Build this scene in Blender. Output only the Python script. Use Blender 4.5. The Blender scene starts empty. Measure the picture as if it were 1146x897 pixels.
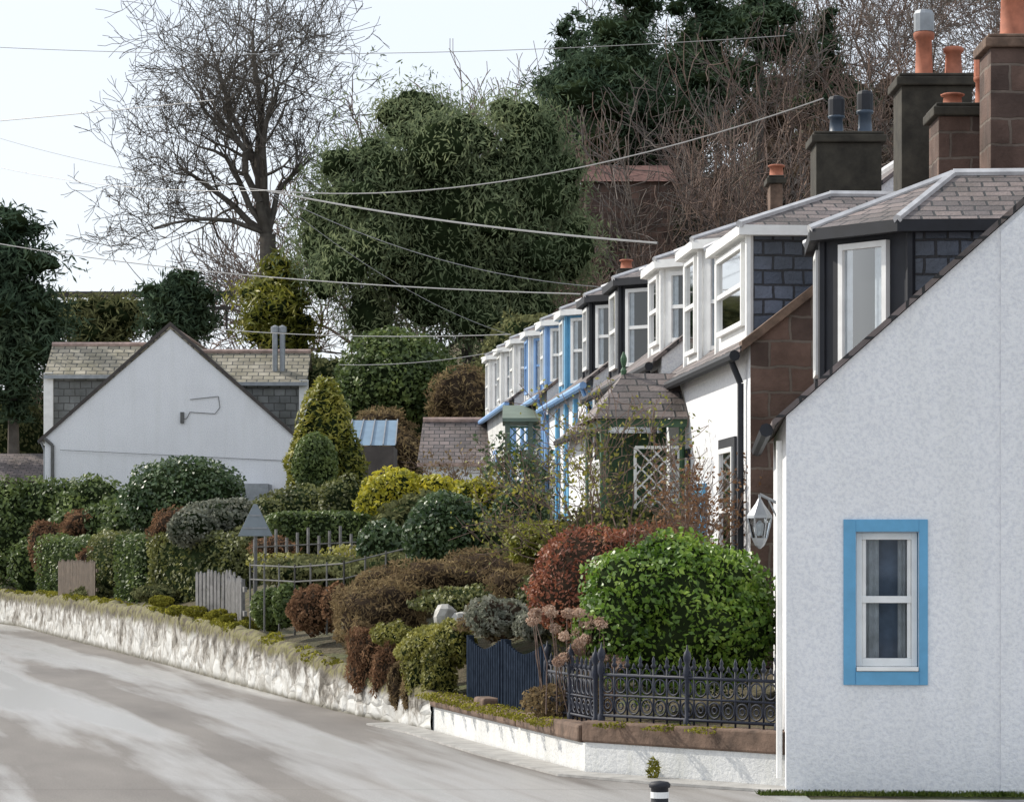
import bpy, math, random
import numpy as np
from mathutils import Vector, noise
random.seed(7)
scene=bpy.context.scene
CAM_H=2.05; F=3250.0; CX=573.0; HZ=620.0

# image pixel coordinates plus an estimated depth -> world position in metres
def from_px(b,e,D): return ((b-CX)*D/F, D, CAM_H+(HZ-e)*D/F)
def link(o): scene.collection.objects.link(o); return o
def empty(name):
    o=bpy.data.objects.new(name,None); o.empty_display_size=.3; return link(o)

# ------------------------------------------------------------ materials
def nt(name):
    m=bpy.data.materials.new(name); m.use_nodes=True
    t=m.node_tree; t.nodes.clear()
    out=t.nodes.new('ShaderNodeOutputMaterial'); b=t.nodes.new('ShaderNodeBsdfPrincipled')
    t.links.new(b.outputs[0],out.inputs[0]); return m,t,b,out
def N(t,ty,**k):
    n=t.nodes.new(ty)
    for a,v in k.items():
        if a in n.inputs: n.inputs[a].default_value=v
        else: setattr(n,a,v)
    return n
def ramp(t,stops):
    r=t.nodes.new('ShaderNodeValToRGB'); e=r.color_ramp.elements
    while len(e)<len(stops): e.new(.5)
    for i,(p,c) in enumerate(stops):
        e[i].position=p; e[i].color=(c[0],c[1],c[2],1)
    return r
def c4(c): return (c[0],c[1],c[2],1)
def noise_n(t,scale,detail=5,coord='Object',rough=.6,scl=None,rot=None):
    tc=N(t,'ShaderNodeTexCoord'); n=N(t,'ShaderNodeTexNoise'); n.inputs['Scale'].default_value=scale
    n.inputs['Detail'].default_value=detail; n.inputs['Roughness'].default_value=rough
    src=tc.outputs[coord]
    if rot is not None:
        m0=N(t,'ShaderNodeMapping'); m0.inputs['Rotation'].default_value=(0,0,rot); t.links.new(src,m0.inputs[0]); src=m0.outputs[0]
    if scl:
        mp=N(t,'ShaderNodeMapping'); mp.inputs['Scale'].default_value=scl
        t.links.new(src,mp.inputs[0]); src=mp.outputs[0]
    t.links.new(src,n.inputs[0])
    return n
def mixc(t,fac,a,b,mode='MIX'):
    m=t.nodes.new('ShaderNodeMixRGB'); m.blend_type=mode
    for i,x in ((0,fac),(1,a),(2,b)):
        if hasattr(x,'links'): t.links.new(x,m.inputs[i])
        else: m.inputs[i].default_value = x if i==0 else c4(x)
    return m.outputs[0]
def bump(t,b,src,strength,dist=.02):
    n=t.nodes.new('ShaderNodeBump'); n.inputs['Strength'].default_value=strength; n.inputs['Distance'].default_value=dist
    t.links.new(src,n.inputs['Height']); t.links.new(n.outputs[0],b.inputs['Normal'])
def simple(name,c,rough=.6,var=.25,scale=3,metal=0,bmp=0,bs=40,matte=False):
    m,t,b,o=nt(name); n=noise_n(t,scale,3)
    r=ramp(t,[(.3,[x*(1-var) for x in c]),(.7,[min(1,x*(1+var*.6)) for x in c])])
    t.links.new(n.outputs[0],r.inputs[0])
    if matte:
        d=N(t,'ShaderNodeBsdfDiffuse'); t.links.new(r.outputs[0],d.inputs[0]); t.links.new(d.outputs[0],o.inputs[0]); return m
    t.links.new(r.outputs[0],b.inputs['Base Color'])
    b.inputs['Roughness'].default_value=rough; b.inputs['Metallic'].default_value=metal
    if bmp: bump(t,b,noise_n(t,bs,3).outputs[0],bmp,.01)
    return m
def harl(name,c,stain=.12,streak=.35):
    m,t,b,o=nt(name)
    n=noise_n(t,.9,5); r=ramp(t,[(.35,[x*(1-stain) for x in c]),(.62,c)])
    t.links.new(n.outputs[0],r.inputs[0])
    n3=noise_n(t,1.0,5,scl=(3.5,3.5,.35)); r3=ramp(t,[(.30,(.82,.82,.78)),(.52,(1,1,1))]); t.links.new(n3.outputs[0],r3.inputs[0])
    col=mixc(t,streak,r.outputs[0],r3.outputs[0],'MULTIPLY')
    n2=noise_n(t,30,4,rough=.7)
    rr=ramp(t,[(.36,(.83,.84,.87)),(.57,(1,1,1))]); t.links.new(n2.outputs[0],rr.inputs[0])  # roughcast shading painted into the colour as darker speckle
    col=mixc(t,1,col,rr.outputs[0],'MULTIPLY')
    t.links.new(col,b.inputs['Base Color']); b.inputs['Roughness'].default_value=.85
    bump(t,b,n2.outputs[0],.7,.014); return m
def bricky(name,c1,c2,cm,bw,rh,mort=.012,rough=.6,bmp=.6,nscale=1.2,dirt=(.5,.5,.45)):
    m,t,b,o=nt(name); tc=N(t,'ShaderNodeTexCoord')
    nn=noise_n(t,3,2,'UV'); sub=N(t,'ShaderNodeVectorMath',operation='SUBTRACT'); sub.inputs[1].default_value=(.5,.5,.5)
    t.links.new(nn.outputs['Color'],sub.inputs[0])
    sc=N(t,'ShaderNodeVectorMath',operation='SCALE'); sc.inputs['Scale'].default_value=rh*.25
    t.links.new(sub.outputs[0],sc.inputs[0]); ad=N(t,'ShaderNodeVectorMath',operation='ADD')
    t.links.new(tc.outputs['UV'],ad.inputs[0]); t.links.new(sc.outputs[0],ad.inputs[1])
    br=t.nodes.new('ShaderNodeTexBrick'); br.inputs['Scale'].default_value=1; br.inputs['Brick Width'].default_value=bw
    br.inputs['Row Height'].default_value=rh; br.inputs['Mortar Size'].default_value=mort; br.inputs['Mortar Smooth'].default_value=.3
    br.inputs['Color1'].default_value=c4(c1); br.inputs['Color2'].default_value=c4(c2); br.inputs['Mortar'].default_value=c4(cm)
    t.links.new(ad.outputs[0],br.inputs['Vector'])
    n=noise_n(t,nscale,5); r=ramp(t,[(.35,dirt),(.65,(1.1,1.1,1.1))]); t.links.new(n.outputs[0],r.inputs[0])
    col=mixc(t,.85,br.outputs[0],r.outputs[0],'MULTIPLY'); t.links.new(col,b.inputs['Base Color'])
    b.inputs['Roughness'].default_value=rough
    inv=N(t,'ShaderNodeMath',operation='MULTIPLY_ADD'); inv.inputs[1].default_value=-1; t.links.new(br.outputs['Fac'],inv.inputs[0])
    n5=noise_n(t,30,3); t.links.new(n5.outputs[0],inv.inputs[2])
    bump(t,b,inv.outputs[0],bmp,.012); return m
def leafm(name,c1,c2,c3,rough=.5,trans=.3,nscale=.9,spec=.4):
    m,t,b,o=nt(name); g=N(t,'ShaderNodeNewGeometry')
    r=ramp(t,[(0,c1),(.5,c2),(1,c3)]); n=noise_n(t,nscale,2)
    a=N(t,'ShaderNodeMath',operation='MULTIPLY_ADD'); a.inputs[1].default_value=.55
    t.links.new(g.outputs['Random Per Island'],a.inputs[0])
    s=N(t,'ShaderNodeMath',operation='MULTIPLY_ADD'); s.inputs[1].default_value=1.9; s.inputs[2].default_value=-.72
    t.links.new(n.outputs[0],s.inputs[0]); t.links.new(s.outputs[0],a.inputs[2])
    t.links.new(a.outputs[0],r.inputs[0])
    if spec<.3:
        b=N(t,'ShaderNodeBsdfDiffuse'); t.links.new(r.outputs[0],b.inputs[0]); t.links.new(b.outputs[0],o.inputs[0])
    else:
        t.links.new(r.outputs[0],b.inputs['Base Color']); b.inputs['Roughness'].default_value=rough; b.inputs['Specular IOR Level'].default_value=spec
    if trans>0:
        tr=N(t,'ShaderNodeBsdfTranslucent'); t.links.new(r.outputs[0],tr.inputs[0])
        mx=N(t,'ShaderNodeMixShader'); mx.inputs[0].default_value=trans
        t.links.new(b.outputs[0],mx.inputs[1]); t.links.new(tr.outputs[0],mx.inputs[2]); t.links.new(mx.outputs[0],o.inputs[0])
    return m

M={}
M['white']=harl('white_harling',(.87,.875,.885),.05,.25)
M['white2']=harl('cream_harling',(.78,.78,.76),.18,.9)
M['paleblue']=simple('pale_blue_paint',(.24,.42,.72),.5,.12,4)
M['blue']=simple('light_blue_paint',(.12,.36,.58),.5,.10,6,bmp=.2,bs=25)
M['wpaint']=simple('white_paint',(.84,.84,.82),.45,.10,5)
M['black']=simple('black_paint',(.012,.014,.02),.65,.3,6)
M['slate']=bricky('roof_slate',(.25,.20,.19),(.13,.11,.11),(.03,.03,.032),.26,.17,.014,.65,1.0)
M['slate_blue']=bricky('cheek_slate',(.13,.15,.20),(.065,.08,.115),(.022,.022,.028),.22,.16,.014,.5,.9)
M['slate_pale']=bricky('pale_roof_slate',(.42,.38,.30),(.25,.225,.18),(.08,.08,.07),.36,.24,.022,.7,.8,1.5,(.55,.55,.45))
M['slate_grey']=bricky('grey_cheek_slate',(.25,.26,.26),(.17,.18,.185),(.09,.09,.09),.36,.24,.018,.7,.6)
M['lead']=simple('lead_flashing',(.58,.58,.59),.4,.25,5)
M['terra_ridge']=simple('clay_ridge',(.40,.29,.25),.7,.35,5)
M['stone']=bricky('brown_sandstone',(.18,.11,.085),(.085,.057,.047),(.18,.145,.12),.46,.27,.016,.9,.9,2.2,(.42,.40,.38))
M['cope']=simple('sandstone_cope',(.16,.105,.075),.9,.55,5,bmp=.9,bs=18)
M['chim']=simple('sooty_chimney_stone',(.045,.04,.03),.9,.5,5,bmp=.6,bs=15)
M['terra']=simple('terracotta_pot',(.40,.14,.08),.8,.35,6)
M['bluepot']=simple('blue_grey_pot',(.05,.075,.11),.5,.25,6)
M['metal']=simple('galvanised_metal',(.30,.32,.34),.5,.2,6,.5)
M['railgrey']=simple('dull_grey_rail',(.12,.12,.115),.7,.3,6)
M['dark']=simple('dark_interior',(.02,.022,.025),.9,.2)
M['curtain']=simple('net_curtain',(.58,.59,.60),.9,.25,8)
M['iron']=simple('painted_cast_iron',(.010,.015,.032),.6,.3,12)
M['navy']=simple('navy_fence_paint',(.022,.030,.045),.9,.35,10,matte=True)
M['greywood']=simple('weathered_wood',(.19,.185,.18),.85,.4,9,bmp=.4)
M['brownwood']=simple('old_fence_wood',(.12,.09,.065),.85,.4,6)
M['green']=simple('dark_green_paint',(.05,.12,.06),.5,.25,6)
M['bark']=simple('tree_bark',(.14,.125,.11),.9,.35,2.5,matte=True)
M['twig']=simple('winter_twigs',(.22,.19,.17),.9,.35,.2,matte=True)
M['twig2']=simple('reddish_twigs',(.21,.155,.13),.9,.35,.2,matte=True)
M['wire']=simple('overhead_cable',(.28,.28,.28),.5,.1)
M['brick']=simple('faded_red_roof',(.14,.07,.058),.9,.4)
M['boards']=simple('weathered_boards',(.07,.06,.055),.8,.3)
M['rock']=simple('pale_rock',(.42,.41,.38),.9,.4,6,bmp=.6,bs=12)
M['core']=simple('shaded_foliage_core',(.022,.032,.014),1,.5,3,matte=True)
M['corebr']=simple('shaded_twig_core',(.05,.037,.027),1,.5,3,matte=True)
m,t,b,o=nt('window_glass')
tr=N(t,'ShaderNodeBsdfTransparent'); gl=N(t,'ShaderNodeBsdfGlossy'); gl.inputs['Roughness'].default_value=.03; tr.inputs[0].default_value=(.85,.9,.93,1)
fr=N(t,'ShaderNodeFresnel'); fr.inputs[0].default_value=1.45; mx=N(t,'ShaderNodeMixShader')
t.links.new(fr.outputs[0],mx.inputs[0]); t.links.new(tr.outputs[0],mx.inputs[1]); t.links.new(gl.outputs[0],mx.inputs[2]); t.links.new(mx.outputs[0],o.inputs[0])
M['glass']=m
# whitewashed rubble wall : UV.x metres along, UV.y fraction of the height
m,t,b,o=nt('whitewashed_rubble')
tc=N(t,'ShaderNodeTexCoord'); sp=N(t,'ShaderNodeSeparateXYZ'); t.links.new(tc.outputs['UV'],sp.inputs[0])
n1=noise_n(t,1.7,8,rough=.75); n2=noise_n(t,8,4)
r1=ramp(t,[(.38,(.10,.088,.07)),(.46,(.32,.30,.27)),(.54,(.58,.58,.56))]); 
ma=N(t,'ShaderNodeMath',operation='MULTIPLY_ADD'); ma.inputs[1].default_value=-.18
t.links.new(sp.outputs[1],ma.inputs[0]); t.links.new(n1.outputs[0],ma.inputs[2])
ma2=N(t,'ShaderNodeMath',operation='ADD'); ma2.inputs[1].default_value=.09; t.links.new(ma.outputs[0],ma2.inputs[0])
t.links.new(ma2.outputs[0],r1.inputs[0])
mp=N(t,'ShaderNodeMapping'); mp.inputs['Scale'].default_value=(2.6,3.6,1); t.links.new(tc.outputs['UV'],mp.inputs[0])
nd=noise_n(t,2.5,3,'UV'); mv=N(t,'ShaderNodeMixRGB'); mv.inputs[0].default_value=.25; t.links.new(mp.outputs[0],mv.inputs[1]); t.links.new(nd.outputs['Color'],mv.inputs[2])
ve=N(t,'ShaderNodeTexVoronoi'); ve.feature='DISTANCE_TO_EDGE'; ve.inputs['Scale'].default_value=1.0; t.links.new(mv.outputs[0],ve.inputs[0])
vc=N(t,'ShaderNodeTexVoronoi'); vc.inputs['Scale'].default_value=1.0; t.links.new(mv.outputs[0],vc.inputs[0])
rj=ramp(t,[(.0,(.45,.42,.37)),(.12,(1,1,1))]); t.links.new(ve.outputs[0],rj.inputs[0])
sv_=N(t,'ShaderNodeSeparateXYZ'); t.links.new(vc.outputs['Color'],sv_.inputs[0])
rc=ramp(t,[(.0,(.6,.57,.52)),(.45,(1,1,1))]); t.links.new(sv_.outputs[0],rc.inputs[0])
col=mixc(t,.45,r1.outputs[0],rj.outputs[0],'MULTIPLY'); col=mixc(t,.55,col,rc.outputs[0],'MULTIPLY')
mm=N(t,'ShaderNodeMath',operation='MULTIPLY_ADD'); mm.inputs[1].default_value=.8; t.links.new(n1.outputs[0],mm.inputs[0]); t.links.new(sp.outputs[1],mm.inputs[2])
mr=N(t,'ShaderNodeMapRange'); mr.inputs[1].default_value=1.10; mr.inputs[2].default_value=1.24; t.links.new(mm.outputs[0],mr.inputs[0])
mc=ramp(t,[(.4,(.06,.045,.03)),(.55,(.15,.14,.045)),(.7,(.15,.12,.09))]); t.links.new(n2.outputs[0],mc.inputs[0])
col=mixc(t,mr.outputs[0],col,mc.outputs[0])
mr2=N(t,'ShaderNodeMapRange'); mr2.inputs[1].default_value=.14; mr2.inputs[2].default_value=.02; t.links.new(sp.outputs[1],mr2.inputs[0])
col=mixc(t,mr2.outputs[0],col,(.14,.13,.10))
t.links.new(col,b.inputs['Base Color']); b.inputs['Roughness'].default_value=.9
bh=N(t,'ShaderNodeMath',operation='MINIMUM'); bh.inputs[1].default_value=.22; t.links.new(ve.outputs[0],bh.inputs[0])
bump(t,b,bh.outputs[0],.55,.2); M['rubble']=m
# road: worn asphalt with damp, glossy streaks; sun glare painted in as pale colour
m,t,b,o=nt('worn_damp_asphalt_glare'); RA=math.radians(-14)
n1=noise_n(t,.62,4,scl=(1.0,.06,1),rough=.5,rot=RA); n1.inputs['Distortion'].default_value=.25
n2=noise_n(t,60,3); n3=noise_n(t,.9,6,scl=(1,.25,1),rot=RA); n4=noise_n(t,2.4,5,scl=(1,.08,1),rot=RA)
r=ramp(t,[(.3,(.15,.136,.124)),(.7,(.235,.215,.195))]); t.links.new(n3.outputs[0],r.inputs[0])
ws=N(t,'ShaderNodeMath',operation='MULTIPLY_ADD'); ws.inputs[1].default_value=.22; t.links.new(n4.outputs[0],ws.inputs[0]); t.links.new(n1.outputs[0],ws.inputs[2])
wet_glare=ramp(t,[(.57,(0,0,0)),(.70,(1,1,1))]); t.links.new(ws.outputs[0],wet_glare.inputs[0])
col=mixc(t,wet_glare.outputs[0],r.outputs[0],(.41,.40,.385))
rr=ramp(t,[(.3,(.68,.68,.68)),(.7,(1.18,1.18,1.18))]); t.links.new(n2.outputs[0],rr.inputs[0])
col=mixc(t,1,col,rr.outputs[0],'MULTIPLY')
t.links.new(col,b.inputs['Base Color'])
rf=N(t,'ShaderNodeMapRange'); rf.inputs[3].default_value=.7; rf.inputs[4].default_value=.28; t.links.new(wet_glare.outputs[0],rf.inputs[0])
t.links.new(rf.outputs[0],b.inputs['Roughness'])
sl=N(t,'ShaderNodeMapRange'); sl.inputs[3].default_value=.25; sl.inputs[4].default_value=1.0; t.links.new(wet_glare.outputs[0],sl.inputs[0]); t.links.new(sl.outputs[0],b.inputs['Specular IOR Level'])
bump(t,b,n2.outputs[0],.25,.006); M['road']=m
M['pave']=simple('pavement_concrete',(.38,.37,.35),.5,.3,4,bmp=.3,bs=30)
m,t,b,o=nt('garden_soil_and_grass'); n=noise_n(t,.6,6); r=ramp(t,[(.35,(.05,.055,.02)),(.5,(.09,.07,.04)),(.68,(.08,.11,.03))])
t.links.new(n.outputs[0],r.inputs[0]); t.links.new(r.outputs[0],b.inputs['Base Color']); b.inputs['Roughness'].default_value=1
bump(t,b,noise_n(t,6,4).outputs[0],.8,.2); M['soil']=m

L=dict(
 bright=leafm('bright_laurel_leaf',(.030,.075,.012),(.13,.235,.03),(.31,.43,.07),.4,.35,2.2,.5),
 dkgreen=leafm('dark_evergreen_leaf',(.022,.048,.020),(.068,.115,.045),(.15,.205,.09),.4,.25,2,.5),
 green=leafm('hedge_leaf',(.042,.068,.022),(.105,.15,.045),(.21,.265,.08),.5,.3,1.3),
 olive=leafm('olive_hedge_leaf',(.06,.068,.026),(.145,.158,.052),(.28,.285,.10),.55,.3,1.1),
 yellow=leafm('golden_shrub_leaf',(.17,.18,.02),(.44,.41,.04),(.70,.60,.07),.5,.38,1.5),
 moss=leafm('moss_leaf',(.10,.10,.02),(.22,.21,.035),(.36,.33,.06),.8,.2,3,.2),
 red=leafm('copper_leaf',(.10,.035,.022),(.27,.095,.055),(.44,.19,.105),.55,.38,2.2),
 rust=leafm('rusty_leaf',(.09,.05,.03),(.21,.12,.072),(.34,.21,.12),.6,.35,2.2,.2),
 brown=leafm('heather_brown',(.08,.058,.038),(.20,.145,.08),(.34,.26,.135),.7,.3,1.6,.2),
 ivy=leafm('draping_ivy',(.08,.08,.02),(.24,.235,.055),(.42,.39,.095),.6,.3,1.8),
 euc=leafm('gum_tree_leaf',(.095,.13,.072),(.195,.24,.13),(.34,.38,.20),.5,.35,.28,.2),
 pine=leafm('conifer_needles',(.035,.058,.037),(.070,.105,.064),(.125,.165,.098),.6,.15,.35,.2),
 haze=leafm('winter_brush',(.10,.078,.065),(.17,.135,.112),(.25,.21,.17),.9,0,.22,.1),
 hazeg=leafm('hillside_scrub',(.07,.078,.038),(.135,.142,.065),(.22,.222,.10),.8,.15,.25,.2),
 silver=leafm('silvery_shrub_leaf',(.08,.09,.065),(.21,.22,.17),(.38,.38,.32),.6,.25,2.5,.2),
 gold=leafm('yellowing_conifer',(.08,.10,.018),(.22,.23,.038),(.42,.38,.07),.5,.32,1),
 hyd=leafm('dried_hydrangea',(.26,.17,.13),(.48,.34,.26),(.64,.5,.39),.8,.3,4,.2),
 grass=leafm('verge_grass',(.03,.05,.012),(.08,.11,.025),(.16,.18,.05),.6,0,2,.2),
)

# ------------------------------------------------------------ mesh helpers
class MB:
    def __init__(s): s.v=[]; s.f=[]
    def face(s,pts):
        i=len(s.v); s.v.extend([tuple(p) for p in pts]); s.f.append(list(range(i,i+len(pts))))
    def hexa(s,b,t):
        i=len(s.v); s.v.extend([tuple(p) for p in b]+[tuple(p) for p in t])
        s.f+= [[i+3,i+2,i+1,i],[i+4,i+5,i+6,i+7]]+[[i+k,i+(k+1)%4,i+4+(k+1)%4,i+4+k] for k in range(4)]
    def box(s,fr,s0,s1,t0,t1,z0,z1):
        c=[(s0,t0),(s1,t0),(s1,t1),(s0,t1)]
        s.hexa([fr(a,b_,z0) for a,b_ in c],[fr(a,b_,z1) for a,b_ in c])
    def tube(s,p,q,r0,r1=None,n=8,cap=True):
        r1=r0 if r1 is None else r1
        p=Vector(p);q=Vector(q);d=(q-p).normalized(); a=d.orthogonal().normalized(); b_=d.cross(a); i=len(s.v)
        for c,r in ((p,r0),(q,r1)):
            for k in range(n):
                an=2*math.pi*k/n; s.v.append(tuple(c+a*math.cos(an)*r+b_*math.sin(an)*r))
        for k in range(n): s.f.append([i+k,i+(k+1)%n,i+n+(k+1)%n,i+n+k])
        if cap: s.f.append([i+n+k for k in range(n)]); s.f.append([i+n-1-k for k in range(n)])
    def lathe(s,c,prof,n=12):
        i=len(s.v)
        for (r,z) in prof:
            for k in range(n):
                a=2*math.pi*k/n; s.v.append((c[0]+r*math.cos(a),c[1]+r*math.sin(a),c[2]+z))
        for j in range(len(prof)-1):
            for k in range(n): s.f.append([i+j*n+k,i+j*n+(k+1)%n,i+(j+1)*n+(k+1)%n,i+(j+1)*n+k])
        s.f.append([i+(len(prof)-1)*n+k for k in range(n)])
    def ring(s,c,ax,up,R,r,n=14,mn=5,a0=0,a1=2*math.pi):
        ax=Vector(ax);up=Vector(up);nr=ax.cross(up); c=Vector(c); i=len(s.v)
        full=abs(a1-a0-2*math.pi)<1e-4; cnt=n if full else n+1
        for k in range(cnt):
            a=a0+(a1-a0)*k/n; dd=ax*math.cos(a)+up*math.sin(a)
            for j in range(mn):
                b_=2*math.pi*j/mn; s.v.append(tuple(c+dd*(R+r*math.cos(b_))+nr*(r*math.sin(b_))))
        for k in range(n):
            k2=(k+1)%cnt
            for j in range(mn): s.f.append([i+k*mn+j,i+k2*mn+j,i+k2*mn+(j+1)%mn,i+k*mn+(j+1)%mn])
    def obj(s,name,mat,parent=None,smooth=False,uv=True,bevel=0):
        me=bpy.data.meshes.new(name); me.from_pydata(s.v,[],s.f); me.materials.append(mat)
        if uv and s.f:
            l=me.uv_layers.new(name='UVMap')
            for p in me.polygons:
                n=p.normal
                if abs(n.z)>.995: u=Vector((1,0,0)); w=Vector((0,1,0))
                else:
                    u=Vector((0,0,1)).cross(n).normalized(); w=n.cross(u)
                for li in p.loop_indices:
                    co=me.vertices[me.loops[li].vertex_index].co; l.data[li].uv=(co.dot(u),co.dot(w))
        if smooth: me.polygons.foreach_set('use_smooth',[True]*len(me.polygons))
        o=bpy.data.objects.new(name,me); link(o)
        if parent: o.parent=parent
        if bevel:
            md=o.modifiers.new('bev','BEVEL'); md.width=bevel; md.segments=2; md.limit_method='ANGLE'
        return o

def np_obj(name,V,Q,mats,mi=None,parent=None,smooth=None):
    me=bpy.data.meshes.new(name); me.vertices.add(len(V)); me.vertices.foreach_set('co',np.asarray(V,np.float32).ravel())
    me.loops.add(Q.size); me.loops.foreach_set('vertex_index',Q.astype(np.int32).ravel())
    me.polygons.add(len(Q)); me.polygons.foreach_set('loop_start',np.arange(0,Q.size,4,dtype=np.int32))
    try: me.polygons.foreach_set('loop_total',np.full(len(Q),4,np.int32))
    except Exception: pass
    for x in mats: me.materials.append(x)
    if mi is not None: me.polygons.foreach_set('material_index',mi.astype(np.int32))
    me.update(calc_edges=True)
    if smooth is not None: me.polygons.foreach_set('use_smooth',smooth)
    o=bpy.data.objects.new(name,me); link(o)
    if parent: o.parent=parent
    return o

def lump(d,seed,amp=.16,fq=3.0):
    r=np.zeros(len(d)); rs=np.random.default_rng(seed)
    for k in range(5):
        w=rs.normal(size=3)*fq*(1+.5*k); ph=rs.uniform(0,6.28); r+=np.sin(d@w+ph)/(1+.6*k)
    return 1+amp*r/2

def foliage(name,blobs,n,leaf,mat,core='core',amp=.16,shell=.10,corescale=.86,seed=1,parent=None,up=0.2,p=2,inner=.2,droop=0,fq=3.0):
    rs=np.random.default_rng(seed); B=np.array([list(b)[:6]+[b[6] if len(b)>6 else 0] for b in blobs],float)
    area=(B[:,3]*B[:,4]+B[:,4]*B[:,5]+B[:,3]*B[:,5]); prob=area/area.sum()
    Vs=[];Qs=[];MI=[];SM=[];off=0
    for bi,b in enumerate(B):
        k=max(12,int(n*prob[bi])); d=rs.normal(size=(k,3)); d/=np.linalg.norm(d,axis=1)[:,None]
        if p!=2: dd=rs.uniform(-1,1,size=(k,3)); d=dd/np.abs(dd).max(axis=1)[:,None]
        sh=d/((np.abs(d)**p).sum(axis=1)**(1/p))[:,None]
        nd=d/np.linalg.norm(d,axis=1)[:,None]
        rad=lump(nd,seed*31+bi,amp,fq)*(1+np.clip(rs.normal(size=k),-2,1.1)*shell*.5-np.where(rs.uniform(size=k)<inner,rs.uniform(0,.35,size=k),0))
        pos=sh*rad[:,None]*B[bi,3:6]
        c,s_=math.cos(b[6]),math.sin(b[6]); R=np.array([[c,-s_,0],[s_,c,0],[0,0,1]])
        pos=pos@R.T+b[:3]; nrm=nd@R.T
        a=rs.normal(size=(k,3))*.85+nrm*.8+np.array([0,0,up]); a/=np.linalg.norm(a,axis=1)[:,None]
        t1=np.cross(a,rs.normal(size=(k,3))); t1[:,2]-=droop; t1-=a*(t1*a).sum(axis=1)[:,None]; t1/=np.linalg.norm(t1,axis=1)[:,None]+1e-9
        t2=np.cross(a,t1); sz=rs.uniform(.6,1.35,size=k)[:,None]
        l=t1*leaf[0]*sz*.5; w=t2*leaf[1]*sz*.5
        q=np.stack([pos-l,pos+w-l*.1,pos+l,pos-w-l*.1],axis=1).reshape(-1,3)
        Vs.append(q); Qs.append(np.arange(4*k).reshape(-1,4)+off); off+=4*k; MI.append(np.zeros(k)); SM.append(np.zeros(k,bool))
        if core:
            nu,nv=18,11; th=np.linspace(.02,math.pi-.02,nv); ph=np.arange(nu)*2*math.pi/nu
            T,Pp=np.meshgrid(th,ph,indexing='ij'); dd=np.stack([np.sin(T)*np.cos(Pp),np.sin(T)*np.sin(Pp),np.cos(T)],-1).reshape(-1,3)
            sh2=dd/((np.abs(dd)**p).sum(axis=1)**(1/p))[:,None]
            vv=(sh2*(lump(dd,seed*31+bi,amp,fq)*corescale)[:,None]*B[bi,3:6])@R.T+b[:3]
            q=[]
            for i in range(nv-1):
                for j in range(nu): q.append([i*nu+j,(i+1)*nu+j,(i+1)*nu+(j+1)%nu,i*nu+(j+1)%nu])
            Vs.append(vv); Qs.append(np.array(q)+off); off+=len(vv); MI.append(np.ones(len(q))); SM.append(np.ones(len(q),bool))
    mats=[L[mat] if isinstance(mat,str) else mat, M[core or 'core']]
    return np_obj(name,np.concatenate(Vs),np.concatenate(Qs),mats,np.concatenate(MI),parent,np.concatenate(SM))

def seg_mesh(name,S,mat,sides=4,parent=None):
    S=np.array(S); P=S[:,0:3];Q_=S[:,3:6];r0=S[:,6];r1=S[:,7]; D=Q_-P; D/=np.linalg.norm(D,axis=1)[:,None]+1e-9
    ref=np.where(np.abs(D[:,2:3])<.9,np.array([[0,0,1.]]),np.array([[1.,0,0]])); A=np.cross(D,ref); A/=np.linalg.norm(A,axis=1)[:,None]; B=np.cross(D,A)
    V=[]
    for c,r in ((P,r0),(Q_,r1)):
        for k in range(sides):
            a=2*math.pi*k/sides; V.append(c+(A*math.cos(a)+B*math.sin(a))*r[:,None])
    V=np.stack(V,1).reshape(-1,3); n=len(S); base=np.arange(n)*2*sides; Q=[]
    for k in range(sides):
        Q.append(np.stack([base+k,base+(k+1)%sides,base+sides+(k+1)%sides,base+sides+k],1))
    return np_obj(name,V,np.concatenate(Q),[mat],None,parent)

def grow(rs,p,d,Ln,r,lvl,maxl,S,up=.12,spread=.75,kids=4,rmin=.012,wob=.16):
    p=np.array(p,float); d=np.array(d,float); n=4 if lvl<2 else 3; pts=[]
    for i in range(n):
        d=d+rs.normal(size=3)*wob+np.array([0,0,up*.6]); d/=np.linalg.norm(d)
        q=p+d*Ln/n; ra=r*(1-.55*i/n); rb=r*(1-.55*(i+1)/n)
        S.append((*p,*q,max(ra,rmin),max(rb,rmin))); p=q; pts.append((p.copy(),d.copy(),rb))
    if lvl>=maxl: return
    for k in range(kids):
        pi=pts[-1] if k<2 else pts[rs.integers(0 if lvl else 1,n)]
        dd=pi[1]+rs.normal(size=3)*spread; dd[2]+=up; dd/=np.linalg.norm(dd)
        grow(rs,pi[0],dd,Ln*rs.uniform(.55,.85),pi[2]*rs.uniform(.6,.85),lvl+1,maxl,S,up,spread,kids,rmin,wob)

# ------------------------------------------------------------ terrain
WP=[(25.35,2.40,.50),(27.1,.68,.50),(33.3,-.85,.42),(38.1,-2.32,.58),(46,-4.4,.86),(54.6,-6.6,.98),(70,-10.7,1.0),(83,-14.1,.95),(95,-18.5,.9),(130,-38,.9)]
def wx(y): return float(np.interp(y,[w[0] for w in WP],[w[1] for w in WP]))
def wh(y): return float(np.interp(y,[w[0] for w in WP],[w[2] for w in WP]))
def ss(a,b,x):
    t_=min(1,max(0,(x-a)/(b-a))); return t_*t_*(3-2*t_)
def ground(x,y):
    d=x-wx(y)-.3; row=np.interp(y,[25,31,90,400],[.45,1.0,2.8,3.2]); b_=wh(y)-.1
    g=b_+(row-b_)*ss(0,4,d)
    u=x*110/max(y,60)
    g+=ss(96,175,y)*(7.5+17*ss(-9,12,u))
    return float(g)
ys=list(np.arange(25.36,110,.7))+list(np.arange(110,420,6)); offs=[.12,.4,.8,1.3,2,3,4.5,6.5,9,12,16,21,27,34,42,55,75,110,170,260]
V=[];Fq=[]
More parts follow.
